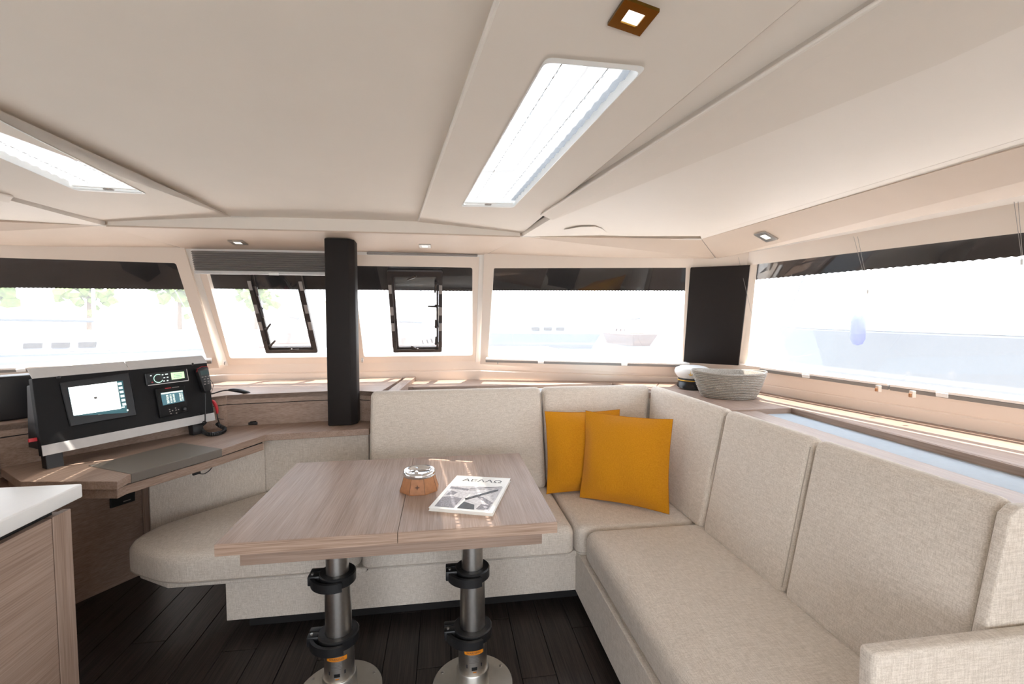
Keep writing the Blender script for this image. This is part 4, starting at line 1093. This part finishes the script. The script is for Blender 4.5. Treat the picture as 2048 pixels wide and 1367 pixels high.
# ---- cushions (pillows)
def pillow(label, bl, br, upv, h, puff, flange=.016):
    bl, br, upv = Vector(bl), Vector(br), Vector(upv).normalized()
    u = (br - bl); wl_ = u.length; u.normalize(); n = u.cross(upv).normalized()
    t = thing('scatter_pillow', label, 'pillow', (bl + br) / 2, group='mustard scatter pillows')
    N = 22
    def surf(side):
        bm = bmesh.new(); g = []
        for i in range(N + 1):
            row = []
            for j in range(N + 1):
                a, b = -1 + 2 * i / N, -1 + 2 * j / N
                fx = max(0.0, 1 - abs(a / .94) ** 2.6); fy = max(0.0, 1 - abs(b / .94) ** 2.6)
                th = puff * (fx * fy) ** .55
                pull = .05 * (1 - b * b) * a * abs(a); pull2 = .05 * (1 - a * a) * b * abs(b)
                wob = .009 * math.sin(a * 5.1 + b * 3.3) * (1 - abs(a)) + .004 * math.sin(7 * a - 5 * b) * abs(b) + .0025 * math.sin(9 * b + 4 * a) * abs(a)
                p = bl + u * wl_ * (.5 + .5 * (a - pull)) + upv * h * (.5 + .5 * (b - pull2)) + n * (side * (th + .0015) + wob * .7)
                row.append(p)
            g.append(row)
        return g
    bm = bmesh.new()
    for side in (1, -1):
        g = surf(side); vs = [[bm.verts.new(p) for p in r_] for r_ in g]
        for i in range(N):
            for j in range(N): bm.faces.new((vs[i][j], vs[i + 1][j], vs[i + 1][j + 1], vs[i][j + 1]))
    bmesh.ops.remove_doubles(bm, verts=bm.verts, dist=.0001)
    obj('cover', bm, 'must', t, smooth=True, angle=80)
    ed = []
    g0, g1 = surf(1), surf(-1)
    idx = [(i, 0) for i in range(N)] + [(N, j) for j in range(N)] + [(i, N) for i in range(N, 0, -1)] + [(0, j) for j in range(N, 0, -1)]
    obj('edge_seam', tube([(g0[i][j] + g1[i][j]) / 2 for i, j in idx], .0022, 6, closed=True), 'mthread', t, smooth=True)
    return t
pillow('mustard pillow standing upright against the front back cushion, partly covered', V(.568, 2.50, .425), V(1.02, 2.49, .425), V(.02, .22, 1), .462, .072)
pillow('mustard pillow leaning diagonally in the corner, in front of the other one', V(.735, 2.415, .430), V(1.118, 2.135, .430), V(.13, .20, 1), .475, .078)

# ---- basket and captain's cap on the shelf
bc = V(1.735, 2.60, SH + .001)
bs = thing('rope_basket', 'oval grey coiled rope basket on the corner of the shelf', 'basket', bc)
NC = 15; prof = []
for k in range(NC):
    zz = .004 + .0104 * k
    rr = .142 + .058 * (k / NC) ** .75
    prof += [(rr - .0030, zz - .0043), (rr + .0016, zz - .002), (rr + .0028, zz), (rr + .0016, zz + .002), (rr - .0030, zz + .0043)]
rim_in = prof[-1]
prof = [(.0, .0), (.137, .0)] + prof + [(rim_in[0] - .006, rim_in[1] + .003), (rim_in[0] - .012, rim_in[1]), (.137, .012), (.0, .010)]
obj('coiled_wall', lathe(prof, bc, 56, 1.06, .80, R(-25), caps=False), 'rope', bs, smooth=True, angle=70)
obj('rim_coil', tube([bc + Matrix.Rotation(R(-25), 3, 'Z') @ V(1.06 * .196 * math.cos(a), .80 * .196 * math.sin(a), .156 + .006 * math.cos(2 * a)) for a in [2 * math.pi * k / 48 for k in range(48)]], .006, 8, closed=True), 'rope', bs, smooth=True)
hc_ = Z(1384, 775, SH + .002)
hc_.z = SH + .001
cap = thing('captain_cap', 'white captain cap with black visor and gold badge beside the basket', 'cap', hc_)
obj('band', lathe([(.084, .018), (.087, .022), (.091, .070), (.089, .075)], hc_, 36, 1, 1.05), 'blk', cap, smooth=True)
obj('crown', lathe([(.089, .073), (.100, .084), (.114, .106), (.116, .122), (.108, .140), (.078, .153), (.03, .158), (0, .158)], hc_, 36, 1, 1.05, caps=False), 'whitep', cap, smooth=True)
fd = (V(0, 0, 0) - V(hc_.x, hc_.y, 0)).normalized(); fd = (fd + V(-.10, 0, 0)).normalized(); sd = V(-fd.y, fd.x, 0)
bm = bmesh.new(); ins, mids, outs = [], [], []
for k in range(17):
    a = -R(78) + R(156) * k / 16; e = math.cos(a * .9)
    dr = fd * math.cos(a) + sd * math.sin(a)
    ins.append(bm.verts.new(hc_ + dr * .089 + V(0, 0, .048))); mids.append(bm.verts.new(hc_ + dr * (.09 + .016 * e) + V(0, 0, .044 - .016 * e))); outs.append(bm.verts.new(hc_ + dr * (.09 + .032 * e) + V(0, 0, .042 - .039 * e)))
for k in range(16):
    bm.faces.new((ins[k], ins[k + 1], mids[k + 1], mids[k])); bm.faces.new((mids[k], mids[k + 1], outs[k + 1], outs[k]))
gg = bmesh.ops.extrude_face_region(bm, geom=list(bm.faces))
for v in [e for e in gg['geom'] if isinstance(e, bmesh.types.BMVert)]: v.co.z += .002
obj('visor', bm, 'blkg', cap, smooth=True)
obj('gold_braid', tube([hc_ + (fd * math.cos(a) + sd * math.sin(a)) * .0935 + V(0, 0, .058) for a in [-R(85) + R(170) * k / 20 for k in range(21)]], .0032, 8), 'goldf', cap, smooth=True)
ce = hc_ + fd * .117 + V(0, 0, .113)
bm = tube([ce + V(0, 0, .014), ce + V(0, 0, -.012)], .0024, 8)
tube([ce + sd * (.012 * math.sin(a)) + V(0, 0, -.002 - .011 * math.cos(a)) for a in [-R(80) + R(160) * k / 10 for k in range(11)]], .0022, 8, bm=bm)
tube([ce - sd * .007 + V(0, 0, .009), ce + sd * .007 + V(0, 0, .009)], .002, 8, bm=bm)
obj('anchor_badge', bm, 'goldf', cap, smooth=True)

# ---- downlights
def downlight(c, u, v, n, s, label, bez='steel', glow='lamp'):
    t = thing('downlight', label, 'light', c, group='square recessed downlights')
    u, v, n = Vector(u).normalized(), Vector(v).normalized(), Vector(n).normalized()
    q = lambda k, d: [Vector(c) + u * a * s * k + v * b * s * k + n * d for a, b in ((-1, -1), (1, -1), (1, 1), (-1, 1))]
    obj('bezel', holed(q(1, .006), [q(.48, .006)], -n * .006), bez, t)
    obj('lens', prism(q(.5, .001), n * .002), glow, t)
# the gilt one in the beam
dl = P_B.hit(1266, 31); bu = (A1 - A0).normalized(); bvv = P_B.n.cross(bu)
downlight(dl, P_B.hit(1308, 18) - P_B.hit(1265, 2), P_B.hit(1235, 45) - P_B.hit(1265, 2), -P_B.n, .036, 'square gilt downlight in the beam above the skylight', 'gold')
def hp(px, py, a, b, c):
    pl = Plane(a, b, c, (0, -.3, -1)); return pl.hit(px, py), pl.n
midA, midB, midC = V(-.1, 2.782, 1.911), V(-1.2, 2.782, 1.911), m3(AX, HB - .004)
p_, n_ = hp(476, 484, midA, midB, midC); downlight(p_, (1, 0, 0), n_.cross(V(1, 0, 0)), n_, .042, 'square steel downlight in the front header above the grey blind')
p_, n_ = hp(850, 491, midA, midB, midC); downlight(p_, (1, 0, 0), n_.cross(V(1, 0, 0)), n_, .036, 'square steel downlight in the front header beside the dark post')
p_, n_ = hp(1532, 472, H_tr, Z(2048, 292, 1.888), H_br); uu = (H_tr - Z(2048, 292, 1.888)).normalized()
downlight(p_, uu, n_.cross(uu), n_, .042, 'square white-lit downlight in the side header above the corner panel')

# ---- ceiling access cover at the front
ac_q = [Z(1128, 458, 1.922), Z(1160, 452.5, 1.922), Z(1190, 452, 1.922), Z(1204, 456, 1.922), Z(1218, 466, 1.922), Z(1137, 466, 1.922)]
acv = obj('access_cover', prism([p + V(0, 0, -.004) for p in ac_q], (0, 0, .004), .0015, 1), 'ceilw'); tag(acv, 'thin oval access cover on the ceiling above the wide front window', 'cover')

# ---- pleated blind over window 2
pbx0, pbx1 = YP(384, 500, 3.19).x, PX0 + .05
zt_, zb_ = YP(385, 501, 3.19).z, YP(385, 540, 3.19).z
pb_ = thing('pleated_blind', 'grey pleated blind pulled up at the top of the front window', 'blind', V((pbx0 + pbx1) / 2, 3.19, zb_))
NP = 9
for k in range(NP):
    za, zc2 = zt_ - (zt_ - zb_) * k / NP, zt_ - (zt_ - zb_) * (k + 1) / NP; zm = (za + zc2) / 2
    y0, y1 = 3.19 + .014 * k / NP, 3.172 + .014 * k / NP
    q = [V(pbx0, y0, za), V(pbx0, y1, zm), V(pbx0, y0, zc2), V(pbx0, y0 + .012, zc2), V(pbx0, y0 + .012, za)]
    obj('pleat', prism([p + V(.0012 * k, 0, 0) for p in q], (pbx1 - pbx0, 0, 0)), 'greyblind', pb_)
obj('bottom_rail', box((pbx0 + .012, 3.180, zb_ - .022), (pbx1, 3.212, zb_ - .001), .003), 'silver', pb_)
tabx = YP(548, 546, 3.18).x
obj('pull_tab', box((tabx - .03, 3.172, zb_ - .026), (tabx + .03, 3.182, zb_ - .012), .002), 'whitep', pb_)
pbr = thing('blind_headrail', 'thin grey head rail of the raised blind right of the dark post', 'rail', V(-.1, 3.2, HB))
obj('rail', box((PX1 + .06, 3.185, HB - .020), (YP(955, 509, 3.19).x, 3.21, HB - .008), .002), 'greyblind', pbr)
obj('clip', box((YP(828, 509, 3.18).x - .018, 3.178, HB - .022), (YP(828, 509, 3.18).x + .018, 3.186, HB - .010), .002), 'pads', pbr)

# ---- opening hatches in the middle windows
def hatch(xl_t, xr_t, xl_b, xr_b, zt, zb, label, latches):
    t = thing('window_hatch', label, 'hatch', m3((xl_b + xr_b) / 2, zb), group='opening hatches in the front windows')
    n = -P_MID.n
    q = [m3(xl_t, zt), m3(xr_t, zt), m3(xr_b, zb), m3(xl_b, zb)]; ctr = sum(q, Vector()) / 4
    q = [p + P_MID.n * .012 for p in q]; ctr += P_MID.n * .012
    def ins(d):
        out = []
        for i in range(4):
            e1 = (q[i - 1] - q[i]).normalized(); e2 = (q[(i + 1) % 4] - q[i]).normalized(); out.append(q[i] + (e1 + e2) * d)
        return out
    obj('outer_frame', holed(round_poly(q, .012, 3), [round_poly(ins(.027), .012, 3)], n * .030), 'frameb', t)
    obj('inner_frame', holed(round_poly(ins(.028), .010, 3), [round_poly(ins(.042), .010, 3)], n * .018), 'frameb', t)
    obj('hatch_glass', prism(ins(.03), n * .004), 'glass', t)
    L_ = lambda s, k: lerp(q[0], q[3], k) if s < 0 else lerp(q[1], q[2], k)
    e = V(1, 0, 0)
    for s in (-1, 1):
        for k in (.20, .46, .66):
            c = L_(s, k) - e * s * .013 + n * .032
            d = (q[3] - q[0]).normalized() if s < 0 else (q[2] - q[1]).normalized()
            obj('hinge_pad', fbox(c, d.cross(n).normalized(), d, n, .011, .034, .003, .002), 'pads', t)
        for k in (.60, .84):
            c = L_(s, k) - e * s * .018 + n * .032
            obj('rivet', lathe([(0, 0), (.007, 0), (.005, .004), (0, .005)], c, 10, caps=False, tilt=n.to_track_quat('Z', 'Y').to_matrix()), 'blk', t)
    for (s, k, dirv) in latches:
        c0_ = L_(s, k) - e * s * .046 + n * .022 if s in (-1, 1) else (lerp(q[0], q[1], k) if s == 0 else lerp(q[3], q[2], k)) + n * .03 + V(0, 0, -.03 if s == 0 else .028)
        l = obj('latch', lathe([(0, 0), (.011, 0), (.012, .006), (.009, .014), (0, .015)], c0_, 14, caps=False, tilt=n.to_track_quat('Z', 'Y').to_matrix()), 'frameb', t, smooth=True)
        dv_ = Vector(dirv).normalized()
        obj('latch_lever', tube([c0_ + n * .010, c0_ + n * .014 + dv_ * .058], .0055, 8, radii=[.0085, .0065]), 'frameb', l, smooth=True)
        obj('latch_arm', fbox(c0_ + n * .004 + e * (s if s in (-1, 1) else 0) * .010, e, V(0, 0, 1), n, .014, .005, .004, .001), 'frameb', l)
def mx(px, py): return P_MID.hit(px, py)
hatch(mx(488, 530).x, mx(599, 530).x, mx(533, 703).x, mx(637, 703).x, mx(545, 531).z, mx(590, 703).z, 'black framed opening hatch in the window below the grey blind',
      [(-1, .22, (.3, -.2, -1)), (-1, .46, (.3, -.2, -1)), (-1, .70, (.5, -.2, .6)), (-1, .90, (.5, -.2, .5)), (2, .5, (1, -.2, .1)), (0, .5, (1, -.2, 0))])
hatch(mx(774, 540).x, mx(885, 540).x, mx(787, 702).x, mx(884, 702).x, mx(830, 541).z, mx(830, 702).z, 'black framed opening hatch in the window right of the dark post',
      [(1, .14, (-.1, -.2, -1)), (1, .40, (-1, -.2, .05)), (1, .66, (0, -.2, 1)), (1, .88, (0, -.2, 1)), (2, .5, (-1, -.2, .6)), (0, .5, (-1, -.2, -.4))])

# ---- folded blind bars on the window sills with white clips
def sillbar(pts_px, pl, label, clips):
    t = thing('blind_bar', label, 'blind', pl.hit(*pts_px[0]), group='folded window blinds on the sills')
    a, b = pl.hit(*pts_px[0]) - pl.n * .03, pl.hit(*pts_px[1]) - pl.n * .03
    d = (b - a).normalized(); upv = d.cross(pl.n).normalized(); upv = upv if upv.z > 0 else -upv
    obj('grey_profile', fbox((a + b) / 2, d, upv, pl.n, (b - a).length / 2, .009, .016, .002), 'greybar', t)
    obj('cloth_stack', fbox((a + b) / 2 + upv * .016, d, upv, pl.n, (b - a).length / 2, .007, .014, .003), 'gelw', t)
    for c in clips:
        p = lerp(a, b, c)
        obj('clip', fbox(p + upv * .006 - pl.n * .016, d, upv, pl.n, .022, .010, .006, .002), 'whitep', t)
    return t
sillbar([(973, 716), (1376, 726)], P_R4, 'folded pale blind with grey bar on the sill of the wide front window', (.28, .69))
sillbar([(1530, 736), (1788, 770)], P_S, 'folded pale blind with grey bar on the side window sill, basket end', (.43,))
sillbar([(1792, 771), (2300, 838)], P_S, 'folded pale blind with grey bar on the side window sill, camera end', (.28,))
PL1 = Plane(mir(tl4), mir(tr4), mir(bl4), (0, 1, 0))
sillbar([(-60, 738), (425, 718)], PL1, 'folded pale blind with grey bar behind the instrument console', (.2,))
# blind cords hanging in front of the side window
for (xa, ya, xb, yb, lab) in ((1716, 470, 1745, 580, 'pair of thin blind cords in the middle of the side window'), (2038, 400, 2054, 520, 'pair of thin blind cords at the near end of the side window')):
    t = thing('cord_pair', lab, 'cord', P_S.hit(xb, yb), group='thin blind cords on the side window')
    for dx in (0, 8):
        obj('strand', tube([P_S.hit(xa + dx, ya) - P_S.n * .03, P_S.hit(xb + (dx * .2), yb) - P_S.n * .03], .0009, 5), 'greyblind', t)
    obj('cord_lock', fbox(P_S.hit(xb, yb) - P_S.n * .03, V(0, 1, 0), V(0, 0, 1), V(1, 0, 0), .004, .010, .004, .001), 'whitep', t)
t = thing('cord_pair', 'crossing thin blind cords at the front corner of the side window', 'cord', P_S.hit(1528, 700), group='thin blind cords on the side window')
for q in ((1484, 512, 1530, 708), (1592, 545, 1546, 708)):
    obj('strand', tube([P_S.hit(q[0], q[1]) - P_S.n * .03, P_S.hit(q[2], q[3]) - P_S.n * .03], .0009, 5), 'greyblind', t)
# small press-stud hooks on the wall below the windows
hooks = [(725, 718, 'below the hatch window beside the dark post'), (996, 721, 'below the wide front window near the mullion'), (1352, 731, 'below the wide front window next to the corner panel'), (451, 722, 'on the wall below the window left of the hatch')]
for (px, py, lab) in hooks:
    pl = P_R4 if px > 960 else P_MID
    c = pl.hit(px, py) - pl.n * .008
    t = thing('wall_hook', 'tiny white hook ' + lab, 'hook', c, group='tiny hooks on the window wall')
    obj('base', fbox(c, V(1, 0, 0), V(0, 0, 1), pl.n, .008, .012, .007, .002), 'whitep', t)
    obj('hook', tube([c - pl.n * .006 + V(0, 0, .004), c - pl.n * .014, c - pl.n * .014 + V(0, 0, -.014)], .0028, 6), 'pads', t)
for (px, py, lab) in ((1757, 777, 'basket side'), (1825, 788, 'camera side')):
    d = ray(px, py); c = EYE + d * (2.09 / d.x)
    t = thing('wall_hook', 'tiny wood-coloured catch below the side window, ' + lab, 'hook', c, group='tiny hooks on the window wall')
    obj('base', fbox(c, V(0, 1, 0), V(0, 0, 1), V(1, 0, 0), .008, .016, .01, .002), 'header', t)
    obj('hook', fbox(c + V(-.012, 0, -.004), V(0, 1, 0), V(0, 0, 1), V(1, 0, 0), .005, .008, .004, .001), 'leather', t)

# ================================================================== OUTSIDE
sea = obj('sea', box((-400, -60, -1.3), (400, 600, -1.2)), 'sea'); tag(sea, 'bright harbour water outside the windows', 'water', kind='structure')
fd_ = obj('foredeck', slab([(-3.5, 3.75), (2.2, 3.75), (2.0, 9.0), (-3.3, 9.0)], .78, .86, .02, 2), 'gelw'); tag(fd_, 'white foredeck in front of the windows', 'deck', kind='structure')
for s in (1, -1):
    q = [V(2.52, -3, .60), V(3.4, -3, .60), V(3.2, 4.2, .60), V(2.35, 3.7, .60)]
    q = q if s > 0 else [mir(p) for p in q]
    o = obj('side_deck', prism(q, (0, 0, .08)), 'gelw'); tag(o, 'white side deck outside the long window' if s > 0 else 'white side deck outside the galley window', 'deck', kind='structure')
o = obj('cockpit_floor', box((-3.8, -6.5, -.06), (2.5, -2.42, .0)), 'gelw'); tag(o, 'white cockpit floor behind the aft doorway', 'deck', kind='structure')
# hills along the bay
bm = bmesh.new(); rows = []
for k in range(61):
    x = -420 + k * 14; h = 7 + 5 * math.sin(k * .31) + 3.2 * math.sin(k * .83 + 1) + 2 * math.sin(k * 1.9)
    rows.append([bm.verts.new(p) for p in (V(x, 330, -1.3), V(x, 345, max(2, h * .6)), V(x, 380, max(4, h)), V(x, 440, -1.3))])
for r0, r1 in zip(rows, rows[1:]):
    for k in range(3): bm.faces.new((r0[k], r0[k + 1], r1[k + 1], r1[k]))
o = obj('hills', bm, 'hill', smooth=True, angle=90); tag(o, 'low dry hills across the bay', 'hill', kind='structure')
o = obj('quay', box((-90, 48, -1.3), (-6, 56, .2)), 'quay'); tag(o, 'stone quay across the harbour at left', 'quay', kind='structure')
def boat(label, c, rz, s, mast=True, mat='hullw'):
    t = thing('moored_boat', label, 'boat', c, group='moored boats outside the windows')
    rot = Matrix.Rotation(rz, 3, 'Z'); c = Vector(c)
    T = lambda p: c + rot @ (Vector(p) * s)
    bot = [T((x, y, -.3)) for x, y in ((-3.2, -.8), (2.2, -.9), (4.2, 0), (2.2, .9), (-3.2, .8))]
    top = [T((x, y, 1.0)) for x, y in ((-4, -1.3), (2.4, -1.4), (5.3, 0), (2.4, 1.4), (-4, 1.3))]
    obj('hull', hull8(bot, top, .05, 2), mat, t)
    ct_ = [T((x, y, 1.0)) for x, y in ((-2.2, -.9), (1.6, -.8), (2.6, 0), (1.6, .8), (-2.2, .9))]
    cu_ = [T((x, y, 1.6)) for x, y in ((-2.0, -.7), (1.0, -.6), (1.6, 0), (1.0, .6), (-2.0, .7))]
    cb_ = obj('cabin', hull8(ct_, cu_, .04, 2), mat, t)
    for x in (-1.4, -.5, .4):
        obj('cabin_window', hull8([T((x, -.86, 1.2)), T((x + .6, -.83, 1.2)), T((x + .6, .83, 1.2)), T((x, .86, 1.2))], [T((x, -.80, 1.42)), T((x + .6, -.78, 1.42)), T((x + .6, .78, 1.42)), T((x, .80, 1.42))]), 'blkg', cb_)
    if mast:
        obj('mast', tube([T((.8, 0, 1.5)), T((.8, 0, 11))], .07 * s, 8), 'hullw', t)
        obj('boom', tube([T((.8, 0, 2.4)), T((-3, 0, 2.5))], .1 * s, 8), 'hullg', t)
        obj('stay', tube([T((5.2, 0, 1.0)), T((.8, 0, 11))], .02 * s, 5), 'hullg', t)
    return t
boat('slate hulled sailing boat moored at far left beyond the console', (-17, 24, -1.1), R(20), 1.0, True, 'hullm')
boat('brown hulled sailing boat seen through the window below the grey blind', (-9, 30, -1.1), R(100), 1.05, True, 'hullb')
boat('brown hulled sailing boat seen through the hatch right of the dark post', (-1.5, 26, -1.1), R(75), .95, True, 'hullb')
boat('slate motor boat without mast beyond the wide front window', (9, 40, -1.1), R(160), 1.2, False, 'hullm')
boat('brown hulled sailing boat beyond the right half of the wide front window', (18, 44, -1.1), R(95), 1.0, True, 'hullb')
nb = thing('neighbour_boat', 'large boat moored alongside the side window, shade on its white hull painted grey', 'boat', (7.2, 3, -1.2), group='moored boats outside the windows')
def hl(z, x0): return [V(x0, -5, z), V(x0 - .05, 4, z), V(x0 + .35, 7.5, z), V(x0 + 1.3, 9.6, z), V(x0 + 2.3, 7.5, z), V(x0 + 2.8, 4, z), V(x0 + 2.8, -5, z)]
obj('hull', hull8([lerp(p, V(8.0, 2, -1.2), .12) for p in hl(-1.2, 6.5)], hl(1.22, 6.3), .03, 2), 'hullg', nb)  # grey colour stands for shade on the white hull side
obj('deck', slab([(p.x, p.y) for p in hl(0, 6.3)], 1.22, 1.30, .02, 2), 'hullw', nb)
cbn = obj('cabin', hull8([V(6.9, -5, 1.30), V(6.9, 3, 1.30), V(7.6, 5.2, 1.30), V(8.5, 3, 1.30), V(8.5, -5, 1.30)], [V(7.1, -5, 2.2), V(7.1, 1.5, 2.2), V(7.6, 2.4, 2.2), V(8.3, 1.5, 2.2), V(8.3, -5, 2.2)], .05, 2), 'hullw', nb)
obj('mast', tube([V(7.7, 2.5, 2.1), V(7.7, 2.5, 14)], .09, 8), 'hullw', nb)
obj('stay', tube([V(7.6, 9.4, 1.3), V(7.7, 2.5, 14)], .02, 5), 'hullg', nb)
for y in (-2, 0, 2, 4, 6, 8):
    obj('stanchion', tube([V(6.5 + max(0, y - 5) * .22, y, 1.30), V(6.5 + max(0, y - 5) * .22, y, 1.85)], .013, 6), 'hullw', nb)
_d = ray(1716, 655); fdr = EYE + _d * (6.02 / _d.x)
fe = thing('boat_fender', 'blue fender hanging on the neighbouring boat', 'fender', fdr)
obj('body', lathe([(0, -.26), (.06, -.24), (.095, -.16), (.095, .10), (.07, .18), (.03, .22), (0, .23)], fdr, 20, caps=False), 'blue', fe, smooth=True)
obj('line', tube([fdr + V(0, 0, .22), fdr + V(.30, 0, .34)], .012, 6), 'hullw', fe)
mr = obj('mooring_line', tube([V(3.3, 7.8, .75), V(3.9, 4.0, .72), V(4.8, 1.0, .70), V(5.6, -1.5, .72)], .018, 6), 'hullw'); tag(mr, 'white mooring line crossing outside the side window', 'rope')
def tree(label, c, h, rr):
    t = thing('quay_tree', label, 'tree', c, group='trees on the quay'); c = Vector(c)
    obj('trunk', tube([c, c + V(.1, 0, h * .5), c + V(0, .1, h * .75)], .18, 8, radii=[.22, .17, .1]), 'bark', t)
    bm = bmesh.new()
    for k in range(70):
        m_ = Matrix.Translation(c + V(random.gauss(0, .42) * rr, random.gauss(0, .35) * rr, h * .70 + random.gauss(0, .36) * rr)) @ Matrix.Scale(rr * random.uniform(.08, .24), 4)
        bmesh.ops.create_icosphere(bm, subdivisions=1, radius=1.0, matrix=m_)
    for v in bm.verts: v.co += V(random.uniform(-1, 1), random.uniform(-1, 1), random.uniform(-1, 1)) * rr * .07
    obj('crown', bm, 'leaf', t, smooth=False)
for k, (x, y, h, rr, lab) in enumerate(((-44, 52, 7.5, 3.4, 'green tree on the quay at the far left edge'), (-36, 53, 6.0, 2.6, 'green tree on the quay, second from the left'), (-27, 52, 7.0, 3.0, 'yellowish tree on the quay left of the white mullion'), (-20, 53, 5.5, 2.3, 'small tree on the quay beside the white mullion'))):
    tree(lab, (x, y, .2), h, rr)
